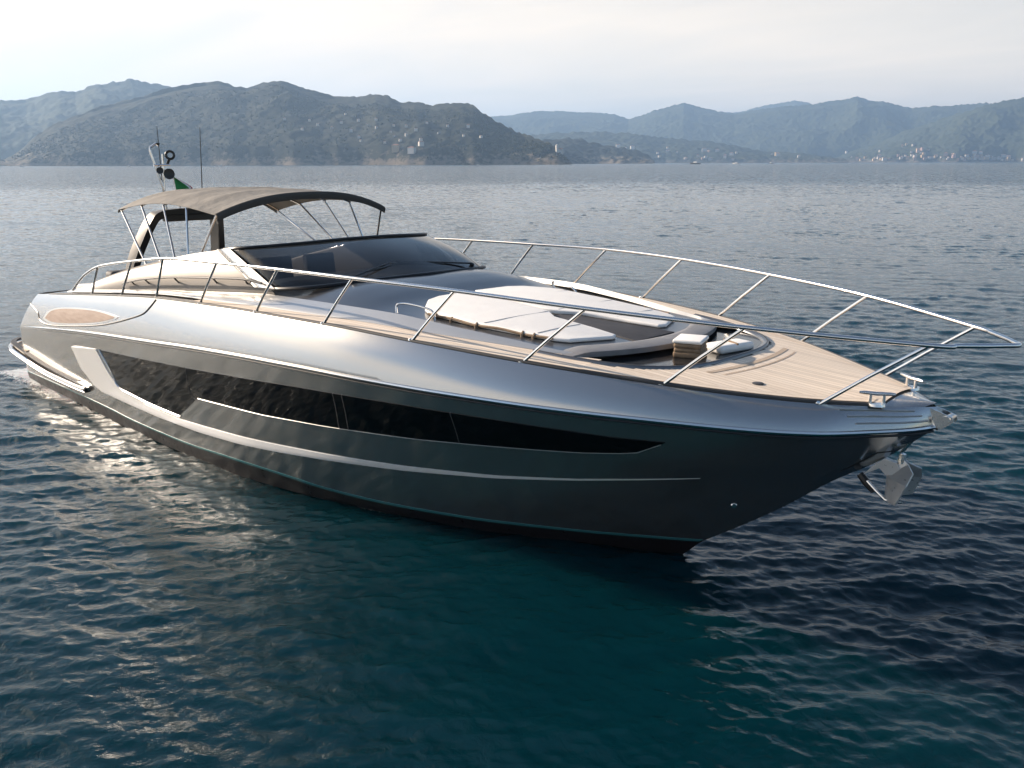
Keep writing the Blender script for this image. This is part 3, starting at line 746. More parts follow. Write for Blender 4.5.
swim('stern_fender_strip', [(.0, -.033), (.022, -.033), (.03, -.042), (.022, -.055), (-.1, -.055), (-.1, -.033)], M['black'])
swim('fender_shadow_strip', [(-.12, .105), (-.022, .10), (-.018, .085), (-.12, .08)], M['rubber'], [q for q in path if q.x < 3.2])  # dark strip stands in for the shade in the recess above the fender
b = MB(); b.tube([q + Vector((0, 0, .03)) + (Vector((0, .018 if q.y > 0 else -.018, 0)) if q.x > -.1 else Vector()) for q in path], .013, 6); b.build('fender_trim', M['steel'], yacht)
b = MB(); b.prism([(q.x + .03, q.y * .97) for q in path if q.x < .6], .62, .685); b.build('bathing_platform', M['teak'], yacht, smooth=False)
# end caps
for sgn in (1, -1):
    b = MB(); b.lathe([(0, .045), (.03, .04), (.042, .01), (.042, -.03)], (3.53, sgn * 2.195, .42), (1, sgn * .02, -.08), 12); b.build('fender_cap', M['black'], yacht)

# oval air intake with a teak panel on each quarter, and the seam of the quarter panel
def shoulder_y(x, z):
    us = np.linspace(.02, .5, 120); best = None
    ts = np.linspace(0, 1, 60); UU_, TT_ = np.meshgrid(us, ts, indexing='ij'); X, Y, Z = shoulder(UU_, TT_)
    d = (X - x) ** 2 + (Z - z) ** 2; i = np.unravel_index(d.argmin(), d.shape)
    return us[i[0]], ts[i[1]]
def on_shoulder(poly, off):
    out = []
    for u, t in poly:
        p = Vector(P3(shoulder(u, t))[0]); e = 2e-3
        n_v = (Vector(P3(shoulder(u + e, t))[0]) - Vector(P3(shoulder(u - e, t))[0])).cross(Vector(P3(shoulder(u, t + e))[0]) - Vector(P3(shoulder(u, t - e))[0])).normalized()
        if n_v.y < 0: n_v = -n_v
        out.append(p + n_v * off)
    return out
OVAL = ([(0.099, 0.23), (0.1255, 0.155), (0.175, 0.152), (0.224, 0.195), (0.2625, 0.26), (0.29, 0.348), (0.2955, 0.395)],
        [(0.098, 0.255), (0.1065, 0.422), (0.1315, 0.505), (0.1785, 0.527), (0.229, 0.517), (0.2665, 0.468), (0.295, 0.405)])
SEAM = [(0.013, 0.705), (0.061, 0.415), (0.0855, 0.158), (0.125, 0.075), (0.1985, 0.098), (0.2605, 0.173), (0.2935, 0.258), (0.321, 0.362), (0.3515, 0.535), (0.358, 0.728), (0.3565, 0.945)]
for sgn in (1, -1):
    lo_, hi_ = OVAL
    def patch_(grow, off0, off1, name, m, par):
        bb = MB(); rows = []
        cu = sum(q[0] for q in lo_ + hi_) / len(lo_ + hi_); ct = sum(q[1] for q in lo_ + hi_) / len(lo_ + hi_)
        g = lambda q: (cu + (q[0] - cu) * (1 + grow * .35), ct + (q[1] - ct) * (1 + grow))
        L_, H_ = spline([(a, t_, 0) for a, t_ in map(g, lo_)], 5), spline([(a, t_, 0) for a, t_ in map(g, hi_)], 5)
        for i in range(len(L_)):
            a, c_ = L_[i], H_[i]; uv = [(a.x + (c_.x - a.x) * f, a.y + (c_.y - a.y) * f) for f in np.linspace(0, 1, 6)]
            pts = on_shoulder([uv[0]], off0) + on_shoulder(uv, off1) + on_shoulder([uv[-1]], off0)
            rows.append([(p.x, -sgn * p.y, p.z) for p in pts])
        bb.grid(rows); return bb.build(name, m, par)
    fr_ = patch_(.22, -.01, .008, 'air_intake', M['silver'], yacht)
    patch_(0, -.01, .013, 'teak_panel', M['teakdark'], fr_)
    pts = on_shoulder([(q.x, q.y) for q in spline([(a, t_, 0) for a, t_ in SEAM], 7)], .001); sb = MB(); sb.tube([(p.x, -sgn * p.y, p.z) for p in pts], .013, 6); sb.build('panel_seam', M['black'], yacht)

# ------------------------------------------------------------------ decks
def deck_z(x, y):
    yd = max(float(D_y(x)), .05); q = min(abs(y) / yd, 1)
    return float(D_z(x)) + .035 * (1 - q * q) + .012
recess_half = [(13.55, 1.50), (13.95, 1.43), (14.35, 1.30), (14.66, 1.12), (14.88, .86), (14.98, .60), (15.03, .30), (15.04, 0)]
rec = [(p.x, p.y) for p in spline([(x, y, 0) for x, y in recess_half] + [(x, -y, 0) for x, y in recess_half[-2::-1]], 6)]
def inside(poly, x, y):
    c = False; j = len(poly) - 1
    for i in range(len(poly)):
        (xi, yi), (xj, yj) = poly[i], poly[j]
        if (yi > y) != (yj > y) and x < (xj - xi) * (y - yi) / (yj - yi) + xi: c = not c
        j = i
    return c
# the painted deck underneath: open at the cockpit and the bow well
b = MB(); xs = list(np.arange(1.36, 16.97, .06)) + [16.965]; qs = np.linspace(-1, 1, 61); P = [[(x, q * float(D_y(x)), deck_z(x, q * float(D_y(x))) - .012) for q in qs] for x in xs]
for row in P: b.v += row
for i in range(len(xs) - 1):
    for j in range(60):
        cx, cy = (xs[i] + xs[i + 1]) / 2, (P[i][j][1] + P[i][j + 1][1]) / 2
        if 3.3 < cx < 8.9 and abs(cy) < 1.72: continue
        if inside(rec, cx, cy) and cx > 13.7: continue
        k = i * 61 + j; b.f.append((k, k + 61, k + 62, k + 1)); b.m.append(0)
b.build('deck', M['paint'], yacht)
# teak laid along the side decks and over the foredeck
def teak_strip(name, rows, parent=yacht):
    """rows of points across; uv: along, across in metres"""
    bb = MB(); bb.grid(rows); o = bb.build(name, M['teak'], parent, weld=False)
    me = o.data; uv = me.uv_layers.new(name='planks'); m_ = len(rows[0]); vv = []
    for r_ in rows:
        a = 0; ref = len(r_) - 1
        ds = [0]
        for k in range(1, m_): ds.append(ds[-1] + (Vector(r_[k]) - Vector(r_[k - 1])).length)
        vv += [(r_[0][0], d) for d in ds]
    for lp in me.loops: uv.data[lp.index].uv = vv[lp.vertex_index]
    return o
def tw(x): return float(np.interp(x, [2, 8.5, 10.5, 12, 13.4, 14.2, 15.1, 15.3, 16.7], [.14, .16, .24, .32, .38, .42, .62, 1.3, 1.3]))
for sgn in (1, -1):
    rows = []
    for x in np.arange(7.9, 14.3, .1):
        yd = float(D_y(x)) - .035; w = tw(x)
        rows.append([(x, sgn * (yd - w * f), deck_z(x, yd - w * f) + .006) for f in np.linspace(0, 1, 5)])
    teak_strip('side_deck', rows)
b = MB(); xs = list(np.arange(14.2, 16.64, .04)); nq = 81; P = []; uvs = []
for x in xs:
    yd = max(float(D_y(x)) - .035, .03)
    for q in np.linspace(-1, 1, nq): P.append((x, q * yd, deck_z(x, q * yd) + .006)); uvs.append((x, (1 - abs(q)) * yd if abs(q * yd) > .45 * yd else .55 * yd + (.45 * yd - abs(q * yd))))
b.v = P
rec_in = [(14.3 + (x - 14.3) * 1.03, y * 1.03) for x, y in rec]
for i in range(len(xs) - 1):
    for j in range(nq - 1):
        k = i * nq + j; cx = (P[k][0] + P[k + nq + 1][0]) / 2; cy = (P[k][1] + P[k + nq + 1][1]) / 2
        if inside(rec_in, cx, cy): continue
        b.f.append((k, k + nq, k + nq + 1, k + 1)); b.m.append(0)
o = b.build('foredeck', M['teak'], yacht, weld=False); uvl = o.data.uv_layers.new(name='planks')
for lp in o.data.loops:
    v = o.data.vertices[lp.vertex_index].co; yd = max(float(D_y(v.x)) - .035, .03); uvl.data[lp.index].uv = (v.x, abs(v.y) + .031)
for sgn in (1, -1):
    rows = []
    for x in np.arange(14.25, 16.58, .08):
        yd = max(float(D_y(x)) - .033, .05); rows.append([(x, sgn * max(yd - w, .0), deck_z(x, max(yd - w, 0)) + .010) for w in (0, .055, .11)])
    teak_strip('deck_margin', rows)
# two thin curved bands in darker brown ahead of the well
b = MB(); pts = [(15.22 - .10 * (y / .75) ** 2, y) for y in np.linspace(-.78, .78, 24)]
b.grid([[(x, y, deck_z(x, y) + .010), (x + .06, y * .98, deck_z(x + .06, y) + .010)] for x, y in pts]); b.build('brown_band', M['teakmid'], yacht)
b = MB(); pts = [(15.36 - .10 * (y / .75) ** 2, y) for y in np.linspace(-.72, .72, 24)]
b.grid([[(x, y, deck_z(x, y) + .010), (x + .018, y * .98, deck_z(x + .018, y) + .010)] for x, y in pts]); b.build('brown_band', M['teakmid'], yacht)
b = MB(); b.lathe([(0, .008), (.045, .008), (.055, .003), (.055, -.01)], (15.62, -.70, deck_z(15.62, -.70) + .006), (0, 0, 1), 18); b.build('deck_filler', M['rubber'], yacht)
# toe edge along the deck edge
b = MB(); b.tube([(x, float(D_y(x)) - .004, float(D_z(x)) + .010) for x in np.arange(2.2, 16.65, .1)], .016, 6); b.mirror(); b.build('toe_rail', M['rubber'], yacht)

# trunk cabin top
tk_w = pchip([8.3, 9.2, 10.9, 12.3, 13.3, 14.0, 14.5], [1.86, 1.86, 1.82, 1.66, 1.46, 1.33, 1.20])
tk_c = pchip([8.3, 9.2, 10.25, 10.7, 11.1, 11.7, 12.6, 13.8, 14.5], [2.70, 2.78, 2.80, 2.73, 2.62, 2.535, 2.49, 2.43, 2.40])
def trunk_z(x, y):
    w = float(tk_w(x)); q = min(abs(y) / w, 1); zi = deck_z(x, w) + .004
    return zi + max(float(tk_c(x)) - zi, .02) * (1 - q ** 4.2) ** .9
def tk_front(y): return 14.17 - .42 * (abs(y) / 1.25) ** 2
b = MB(); rows = []
for q in np.concatenate([np.linspace(-1, -.8, 10)[:-1], np.linspace(-.8, .8, 33), np.linspace(.8, 1, 10)[1:]]):
    row = []
    for t in np.linspace(0, 1, 60):
        x = 8.3 + (tk_front(q * 1.25) - 8.3) * t; y = q * float(tk_w(x)); row.append((x, y, trunk_z(x, y)))
    row.append((row[-1][0] + .01, row[-1][1], 2.1)); rows.append(row)
b.grid(rows); b.build('cabin_trunk', M['trunkpaint'], yacht, angle=45)
# bright cove moulding where the trunk meets the side deck
for sgn in (1, -1):
    b = MB(); rows = []
    for x in np.arange(2.6, 14.0, .1):
        w = float(tk_w(x)) if x > 8.3 else (1.86 if x > 7 else 1.90); yo = float(D_y(x)) - .035 - tw(x); z = deck_z(x, yo) + .008; k = min(1, max(0, (13.9 - x) / 2.2)) * min(1, .25 + max(0, (x - 7) / 2))
        dy_ = max(yo - w, .0) + .05 * k
        rows.append([(x, sgn * (yo + .005), z), (x, sgn * (yo - .02), z + .022), (x, sgn * (yo - .6 * dy_ - .02), z + .022 + .05 * k), (x, sgn * (yo - dy_ - .03), z + .02 + .095 * k), (x, sgn * (yo - dy_ - .07), z + .08 * k - .03)])
    b.grid(rows); b.build('side_deck_coving', M['silver'], yacht, angle=50)
# bow well: floor, walls, grey frame, padded lip of the lounge
b = MB(); wl_ = [(x, y) for x, y in rec if x > 13.6]; b.add([(x, y, 2.352) for x, y in rec], [tuple(range(len(rec)))]); b.build('well_floor', M['wellglass'], yacht, smooth=False)
b = MB(); b.grid([[(x, y, 2.15), (x, y, deck_z(x, y) + .03)] for x, y in rec]); b.build('well_wall', M['rubber'], yacht, thick=.01)
def frames2d(pts):
    fr = []
    for i in range(len(pts)):
        a, c_ = pts[max(i - 1, 0)], pts[min(i + 1, len(pts) - 1)]; t = Vector((c_[0] - a[0], c_[1] - a[1], 0)).normalized()
        fr.append((Vector((t.y, -t.x, 0)), Vector((0, 0, 1))))
    return fr
b = MB(); pp = [(x, y, deck_z(x, y)) for x, y in rec]; b.sweep(pp, frames2d(rec), [(-.01, -.03), (-.012, .018), (.0, .028), (.035, .026), (.062, .010), (.065, -.01)]); b.build('well_frame', M['trunkpaint'], yacht, angle=60)
lip = [(tk_front(y) + .0, y) for y in np.linspace(1.38, -1.38, 46)]
pr = [(-.22, -.05), (-.225, .004), (-.18, .016), (0, .020), (.06, .014), (.085, -.006), (.08, -.035), (.05, -.07)]
b = MB(); b.sweep([(x, y, deck_z(x, y) + .03 - .07 * max(0, (abs(y) - 1.1) / .28)) for x, y in lip], frames2d(lip), pr); b.build('lounge_lip', M['greypad'], yacht, angle=60)
b = MB(); b.sweep([(x + .03, y, deck_z(x, y) - .10) for x, y in lip], frames2d(lip), [(-.02, -.03), (-.02, .03), (.035, .025), (.035, -.02)]); b.build('lip_trim', M['silver'], yacht, angle=60)
# sunken footwell between the cushions
b = MB(); b.prism([(12.55, .13), (12.7, .2), (13.5, .30), (14.0, .36), (14.0, -.36), (13.5, -.30), (12.7, -.2), (12.55, -.13)], lambda x, y: trunk_z(x, y) - .02, lambda x, y: trunk_z(x, y) + .012); b.build('footwell_mat', M['darkpad'], yacht, bevel=.008)

# ------------------------------------------------------------------ windscreen, coamings, cockpit
hd = [(7.75, 1.63, 3.09), (8.14, 1.69, 3.13), (8.48, 1.50, 3.16), (8.76, .95, 3.193), (8.86, .42, 3.215), (8.90, 0, 3.22)]
bs = [(8.75, 1.68, 2.655), (9.25, 1.74, 2.690), (9.76, 1.54, 2.738), (10.05, 1.0, 2.781), (10.17, .45, 2.803), (10.22, 0, 2.81)]
full = lambda h: h + [(x, -y, z) for x, y, z in h[-2::-1]]
HDL, BSL = spline(full(hd), 8), spline(full(bs), 8)
b = MB(); rows = []
for a, c_ in zip(HDL, BSL):
    mid = (a + c_) / 2 + Vector((.03, 0, .035)); rows.append([c_, c_ * .75 + a * .25 + Vector((.022, 0, .027)), mid, c_ * .25 + a * .75 + Vector((.022, 0, .027)), a])
b.grid(rows); ws = b.build('windscreen', M['tint'], yacht, angle=60)
b = MB(); b.tube([p + Vector((0, 0, .012)) for p in HDL], .022, 8); b.build('header_frame', M['black'], ws)
b = MB(); b.tube([p + Vector((.015, 0, .0)) for p in BSL], .026, 8); b.build('base_seal', M['black'], ws)
for sgn in (1, -1):
    # wiper: pivot, arm, blade
    y0 = .95 * sgn; piv = Vector((9.98, y0 * 1.12, 2.79)); tip = Vector((9.78, y0 * .05 - .25, 2.93))
    wb_ = MB(); wb_.lathe([(0, .07), (.03, .065), (.036, .0), (.036, -.04)], piv, (.5, 0, 1), 10); wb_.tube([piv + Vector((.02, 0, .06)), piv * .5 + tip * .5 + Vector((.05, 0, .055)), tip + Vector((.02, 0, .03))], [.014, .011, .009], 6)
    wb_.tube([piv * .62 + tip * .38 + Vector((.06, -.05, .045)), piv * .1 + tip * .9 + Vector((.05, -.25 * sgn, .03))], .012, 6)
    wb_.build('wiper', M['black'], ws)
# A-pillars: bright rounded corner between the glass and the coaming
ctop = [(8.12, 1.64, 3.115), (7.5, 1.65, 3.055), (6.5, 1.70, 2.91), (5.2, 1.78, 2.67), (4.2, 1.82, 2.45), (3.3, 1.85, 2.22), (2.7, 1.86, 2.075)]
cbas = [(9.20, 1.76, 2.60), (8.4, 1.83, 2.53), (7.3, 1.86, 2.45), (5.6, 1.90, 2.345), (4.4, 1.92, 2.22), (3.4, 1.92, 2.11), (2.7, 1.92, 2.035)]
for sgn in (1, -1):
    T_, B_ = spline(ctop, 8), spline(cbas, 8); b = MB(); rows = []
    for a, c_ in zip(T_, B_):
        h_ = a.z - c_.z
        o1 = c_ * .55 + a * .45 + Vector((0, .045 * min(1, h_ * 2), 0)); o2 = c_ * .12 + a * .88 + Vector((0, .02, 0))
        row = [c_ - Vector((0, 0, .05)), c_ + Vector((0, .0, .03)), o1, o2, a + Vector((0, -.02, .012)), a + Vector((0, -.09, .012)), a + Vector((0, -.11, -.03)), Vector((c_.x, c_.y - .2, 1.5))]
        rows.append([(p.x, sgn * p.y, p.z) for p in row])
    b.grid(rows); b.build('coaming', M['coaming'], yacht, angle=50)
    b = MB(); rows = []
    for t in np.linspace(0, 1, 14):
        a = Vector(hd[0]) * (1 - t) + Vector(bs[0]) * t; c_ = Vector(hd[1]) * (1 - t) + Vector(bs[1]) * t; bul = .05 * math.sin(math.pi * t) + .03
        aft = Vector((a.x - .16 - .05 * t, a.y + .012, a.z - .005)); row = []
        for f in np.linspace(0, 1, 9):
            p = aft * (1 - f) + (c_ - Vector((.1 * (1 - t), 0, 0))) * f + Vector((.02, 1, .12)) * (.045 * math.sin(math.pi * f) + .022 + .02 * t); row.append((p.x, sgn * p.y, p.z))
        rows.append(row)
    b.grid(rows); b.build('windscreen_pillar', M['steel'], yacht, thick=.012)
    # handrail on the coaming, its shade put into the dark colour
    hr = [(5.0, 1.955, 2.40), (5.35, 1.97, 2.47), (5.85, 1.975, 2.55), (6.8, 1.96, 2.655), (7.9, 1.925, 2.735), (8.65, 1.87, 2.775), (9.0, 1.82, 2.745)]
    b = MB(); b.tube([(x, sgn * y, z) for x, y, z in spline(hr, 6)], .017, 8); h_ = b.build('handrail', M['rubber'], yacht)
    b = MB()
    for x, y, z in (hr[1], hr[2], hr[3], hr[4], hr[5]): b.tube([(x, sgn * y, z), (x - .1, sgn * (y - .12), z - .10)], .013, 6)
    b.build('handrail_bracket', M['rubber'], h_)
# cockpit floor, dashboard, seats
b = MB(); b.box((5.9, 0, 1.5), (5.6, 3.5, .06)); b.build('cockpit_floor', M['teak'], yacht, smooth=False)
b = MB(); b.grid([[(8.2, y, 1.5), (8.25, y, 2.35), (8.5, y, 2.62), (9.0, y * .97, 2.70), (9.7, y * .8, 2.72)] for y in np.linspace(-1.6, 1.6, 12)]); b.build('dashboard', M['black'], yacht)
b = MB(); c_ = Vector((8.12, -.75, 2.52)); ax = Vector((-.8, 0, .6)).normalized(); a1 = Vector((0, 1, 0)); a2 = ax.cross(a1)
ring = [c_ + .19 * (math.cos(t) * a1 + math.sin(t) * a2) for t in np.linspace(0, 2 * math.pi, 24, endpoint=False)]
b.tube(ring, .016, 8, closed=True)
for k in (0, 8, 16): b.tube([c_, ring[k]], .012, 6)
b.tube([c_, c_ - ax * .2], .03, 8); b.build('steering_wheel', M['black'], yacht)
for y in (-.75, .0, .85):
    s_ = empty('helm_seat', (0, 0, 0)); s_.parent = yacht
    b = MB(); b.box((6.75, y, 2.02), (.55, .58, .16)); b.build('seat', M['greypad'], s_, bevel=.05, seg=3)
    b = MB(); b.box((6.45, y, 2.42), (.16, .56, .72), Matrix.Rotation(-.14, 3, 'Y')); b.build('backrest', M['greypad'], s_, bevel=.05, seg=3)
    b = MB(); b.lathe([(.2, 0), (.18, .03), (.06, .06), (.06, .42)], (6.75, y, 1.53), (0, 0, 1), 12); b.build('pedestal', M['steel'], s_)
for sgn in (1, -1):
    s_ = empty('cockpit_sofa', (0, 0, 0)); s_.parent = yacht
    b = MB(); b.box((4.7, sgn * 1.3, 1.78), (2.3, .7, .5)); b.build('seat', M['white'], s_, bevel=.06, seg=3)
    b = MB(); b.box((4.7, sgn * 1.62, 2.08), (2.3, .18, .4)); b.build('backrest', M['white'], s_, bevel=.05, seg=3)
b = MB(); b.prism([(1.75, 1.5), (3.25, 1.5), (3.25, -1.5), (1.75, -1.5)], lambda x, y: deck_z(x, y) - .05, lambda x, y: deck_z(x, y) + .11); b.build('aft_sunpad', M['gelcoat'], yacht, bevel=.05, seg=3)
b = MB(); b.box((3.45, 0, 2.25), (.3, 3.1, .38)); b.build('aft_backrest', M['darkpad'], yacht, bevel=.08, seg=3)

# ------------------------------------------------------------------ guard rail
rt = [(17.55, 0, 2.82), (17.47, .12, 2.822), (17.355, .262, 2.825), (17.21, .415, 2.829), (17.043, .572, 2.833), (15.767, 1.262, 2.915), (14.402, 1.728, 2.985), (12.975, 2.032, 3.045), (11.565, 2.232, 3.068), (10.124, 2.26, 3.056), (8.739, 2.295, 3.035), (7.35, 2.29, 2.992), (6.2, 2.295, 2.872), (5.0, 2.28, 2.712), (4.40, 2.27, 2.55), (4.05, 2.26, 2.405), (3.62, 2.23, 2.20)]
rp = spline(rt[::-1] + [(x, -y, z) for x, y, z in rt[1:]], 8)
gr = MB().tube(rp, .0205, 10).build('guard_rail', M['steel'], yacht)
RB = [(16.203, .695, 2.22), (14.996, 1.355, 2.305), (13.661, 1.803, 2.385), (12.308, 2.064, 2.455), (10.922, 2.21, 2.487), (9.551, 2.265, 2.475), (8.14, 2.272, 2.435), (6.83, 2.265, 2.385), (5.56, 2.24, 2.285), (4.28, 2.185, 2.175)]
RT = [rt[4], rt[5], rt[6], rt[7], rt[8], rt[9], rt[10], (7.22, 2.292, 2.982), rt[12], (4.88, 2.278, 2.69)]
for sgn in (1, -1):
    for (bx, by, bz), (tx, ty, tz) in zip(RB, RT):
        b = MB(); b.tube([(bx, sgn * by, bz - .02), (bx * .5 + tx * .5, sgn * (by * .5 + ty * .5), bz * .5 + tz * .5), (tx, sgn * ty, tz)], .0165, 8)
        b.lathe([(0, .022), (.020, .022), (.026, .010), (.028, 0)], (bx, sgn * by, bz + .002), (0, 0, 1), 10)
        b.build('stanchion', M['steel'], gr)

# ------------------------------------------------------------------ bow fittings
for sgn in (1, -1):
    c_ = Vector((16.60, sgn * .40, deck_z(16.60, .4)))
    t = Vector((.86, -sgn * .5, -.02)).normalized()
    cl = MB(); 
    for s in (-.055, .055): cl.tube([c_ + t * s + Vector((0, 0, -.03)), c_ + t * s + Vector((0, 0, .085))], [.018, .015], 10)
    cl.tube([c_ + t * s_ + Vector((0, 0, .092 + (.005 if abs(s_) > .1 else 0))) for s_ in (-.15, -.11, 0, .11, .15)], [.011, .016, .019, .016, .011], 10)
    cl.lathe([(0, .010), (.075, .010), (.08, -.01)], c_ + Vector((0, 0, .0)), (0, 0, 1), 14); cl.build('cleat', M['steel'], yacht)
    # chafe strips on the shoulder beside the stem
    for k, (ua, ub, tt) in enumerate(((.962, .992, .80), (.966, .9945, .55), (.970, .9965, .30))):
        pts = on_shoulder([(u, tt) for u in np.linspace(ua, ub, 10)], .004); sb = MB(); sb.tube([(p.x, sgn * p.y, p.z) for p in pts], .010, 6); sb.build('chafe_strip', M['silver'], yacht)
    # stainless stem cheeks
b = MB()
for sgn in (1, -1):
    cheek = [(16.68, 2.215), (16.86, 2.195), (17.02, 2.165), (17.13, 2.13), (17.14, 2.09), (17.05, 2.01), (16.95, 2.03), (16.80, 2.10)]
    b.add([(x, sgn * .062, z) for x, z in cheek] + [(x, sgn * .050, z) for x, z in cheek], [tuple(range(8)), tuple(range(8, 16))[::-1]] + [(i, (i + 1) % 8, 8 + (i + 1) % 8, 8 + i) for i in range(8)])
b.tube([(17.08, -.075, 2.10), (17.08, .075, 2.10)], .038, 12); b.tube([(16.80, -.06, 2.17), (16.80, .06, 2.17)], .02, 8)
br = b.build('bow_roller', M['steel'], yacht, angle=30)
# hawse plate on the stem
def stem_pt(z): return Vector((float(stem_x(z)), 0, z))
b = MB()
for sgn in (1, -1):
    pl = []
    for z in (1.44, 1.58, 1.72):
        s = z / 2.02; row = []
        for u in (1.0, .997, .993): x, y, zz_ = P3(side(u, s))[0]; row.append((x + .006, sgn * (y + .006), zz_))
        pl.append(row)
    b.grid(pl)
b.build('stem_plate', M['paint'], yacht)

# ------------------------------------------------------------------ bimini top and its bows
def bim_edge(t): return 3.53 + .13 * math.sin(math.pi * min(t * 1.02, 1)) + .035 * t
b = MB(); rows = []
for i, t in enumerate(np.linspace(0, 1, 41)):
    x = 4.12 + 3.28 * t; row = []
    bow_ = abs(math.sin(math.pi * 4 * t)) ** .8
    for y in np.linspace(-1.53, 1.53, 41):
        q = abs(y) / 1.53; ze = bim_edge(t) - (.13 * (1 - t) ** 2 if y > 0 else 0); zc = 3.80 + .10 * math.sin(math.pi * (.15 + .7 * t)) - .0 * t
        z = ze + (zc - ze) * (1 - q ** 2.4) - .028 * bow_ * (1 - q ** 4)
        xo = (.14 * (1 - q * q) if t > .96 else (.10 * (1 - q * q) * (t / .96) if True else 0))
        row.append((x + xo - .10 * (1 - q * q) * (1 - t) , y, z))
    rows.append(row)
b.grid(rows)
# hanging front and back edges
fr_ = rows[-1]; 
bk_ = rows[0]; b.grid([[(p[0] - .0, p[1], p[2]), (p[0] - .03, p[1], p[2] - .03), (p[0] - .02, p[1], p[2] - .06)] for p in bk_])
bim = b.build('bimini_top', M['tan'], yacht, angle=60, thick=.008)
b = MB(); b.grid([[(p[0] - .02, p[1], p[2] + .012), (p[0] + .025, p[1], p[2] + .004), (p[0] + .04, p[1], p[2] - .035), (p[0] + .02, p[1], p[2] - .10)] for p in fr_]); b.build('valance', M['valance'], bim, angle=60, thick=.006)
def coam_top(x): return Vector((x, float(np.interp(x, [c[0] for c in ctop[::-1]], [c[1] for c in ctop[::-1]])) - .05, float(np.interp(x, [c[0] for c in ctop[::-1]], [c[2] for c in ctop[::-1]])) + .01))
for sgn in (1, -1):
    for tx, bx in zip((4.17, 4.95, 5.72, 6.47, 7.36), (5.40, 5.86, 6.28, 6.68, 7.05)):
        t = (tx - 4.12) / 3.28; a = Vector((tx, 1.50, bim_edge(t) - .01 - (.13 * (1 - t) ** 2 if sgn > 0 else 0))); c_ = coam_top(bx)
        b = MB(); b.tube([(c_.x, sgn * c_.y, c_.z), (a.x, sgn * a.y, a.z)], .017, 8)
        b.lathe([(0, .02), (.03, .016), (.035, -.01)], (c_.x, sgn * c_.y, c_.z), (0, 0, 1), 10); b.build('bimini_pole', M['steel'], bim)
for tx in (4.17, 4.95, 5.72, 6.47, 7.36):
    t = (tx - 4.12) / 3.28
    i = int(round(t * 40)); b = MB(); b.tube([(p[0], p[1] * .985, p[2] - .022) for p in rows[i]], .015, 8); b.build('bimini_bow', M['steel'], bim)

# ------------------------------------------------------------------ radar arch with mast
b = MB(); prof = [(-.15, -.05), (-.12, .05), (.12, .05), (.15, -.05)]
arch = spline([(2.6, .86, 1.55), (3.0, .80, 2.45), (3.30, .67, 3.0), (3.46, .58, 3.30), (3.52, .50, 3.395), (3.54, .3, 3.425), (3.54, 0, 3.43), (3.54, -.3, 3.425), (3.52, -.54, 3.395), (3.46, -.66, 3.30), (3.30, -.78, 3.0), (3.0, -.90, 2.45), (2.6, -.94, 1.55)], 6)
fr2 = []
for i, q in enumerate(arch):
    t = (arch[min(i + 1, len(arch) - 1)] - arch[max(i - 1, 0)]).normalized(); A = (Vector((1, 0, 0)) - t * t.x).normalized(); fr2.append((A, A.cross(t) if True else None))
b.sweep(arch, fr2, prof); ar = b.build('radar_arch', M['coaming'], yacht, angle=30, bevel=.012)
inn = [(q - Vector((3.25, 0, 2.3))) for q in arch]; inn = [q - Vector((0, d.y, d.z)).normalized() * .052 for q, d in zip(arch, inn)]
b = MB(); b.sweep(inn, fr2, [(-.13, -.02), (-.13, .02), (.135, .02), (.135, -.02)]); b.sweep(arch, fr2, [(.146, -.058), (.146, .058), (.162, .058), (.162, -.058)]); b.build('arch_shade_sheets', M['black'], ar, angle=30)  # black sheets put shade on the inner and front faces of the arch
b = MB(); b.box((3.62, 0, 3.325), (.20, 1.0, .13)); b.build('arch_locker', M['black'], ar, bevel=.02)
mx0 = 3.5
b = MB(); b.tube([(mx0, -.39, 3.40), (mx0, -.40, 3.80), (mx0 - .02, -.585, 4.50), (mx0 - .02, -.575, 4.56), (mx0, -.48, 4.625), (mx0, -.44, 4.60)], .022, 8); b.tube([(mx0, -.40, 3.40), (mx0, -.37, 4.45)], .02, 8)
b.tube([(mx0, -.55, 4.25), (mx0 + .02, -.25, 4.26)], .018, 8); mast = b.build('mast', M['steel'], ar)
def lamp(c, r, name, m, par, ax=(.86, -.45, .05), d=1.2):
    bb = MB(); bb.lathe([(0, r * .2), (r * .5, r * .22), (r * .86, r * .3), (r, r * .34), (r * 1.02, r * .1), (r * .8, -r * d * .7), (r * .3, -r * d), (0, -r * d)], c, ax, 18); return bb.build(name, m, par)
lamp((mx0 + .05, -.30, 4.10), .095, 'searchlight', M['black'], mast)
lamp((mx0 + .03, -.46, 4.16), .06, 'horn', M['black'], mast)
b = MB(); c_ = Vector((mx0 + .04, -.25, 4.43)); ax = Vector((.86, -.45, .05)).normalized(); a1 = ax.orthogonal().normalized(); a2 = ax.cross(a1)
b.tube([c_ + .068 * (math.cos(t) * a1 + math.sin(t) * a2) for t in np.linspace(0, 2 * math.pi, 18, endpoint=False)], .024, 8, closed=True); b.tube([c_ - Vector((0, .02, .07)), (mx0, -.30, 4.26)], .025, 8); b.build('loudhailer', M['black'], mast)
lamp((mx0, -.44, 4.63), .035, 'navigation_light', M['black'], mast, (0, 0, 1))
for y, yt, h in ((-.40, -.40, 4.93), (.345, .42, 4.93)):
    b = MB(); b.tube([(mx0 - .05, y, 3.42), (mx0 - .05, y * .9 + yt * .1, 3.62), (mx0 - .05, yt, h)], [.016, .011, .006], 8); b.build('aerial', M['rubber'], ar)
b = MB(); b.tube([(mx0 - .03, -.10, 3.42), (mx0 - .03, -.195, 4.07)], .011, 8); b.build('flagstaff', M['white'], ar)

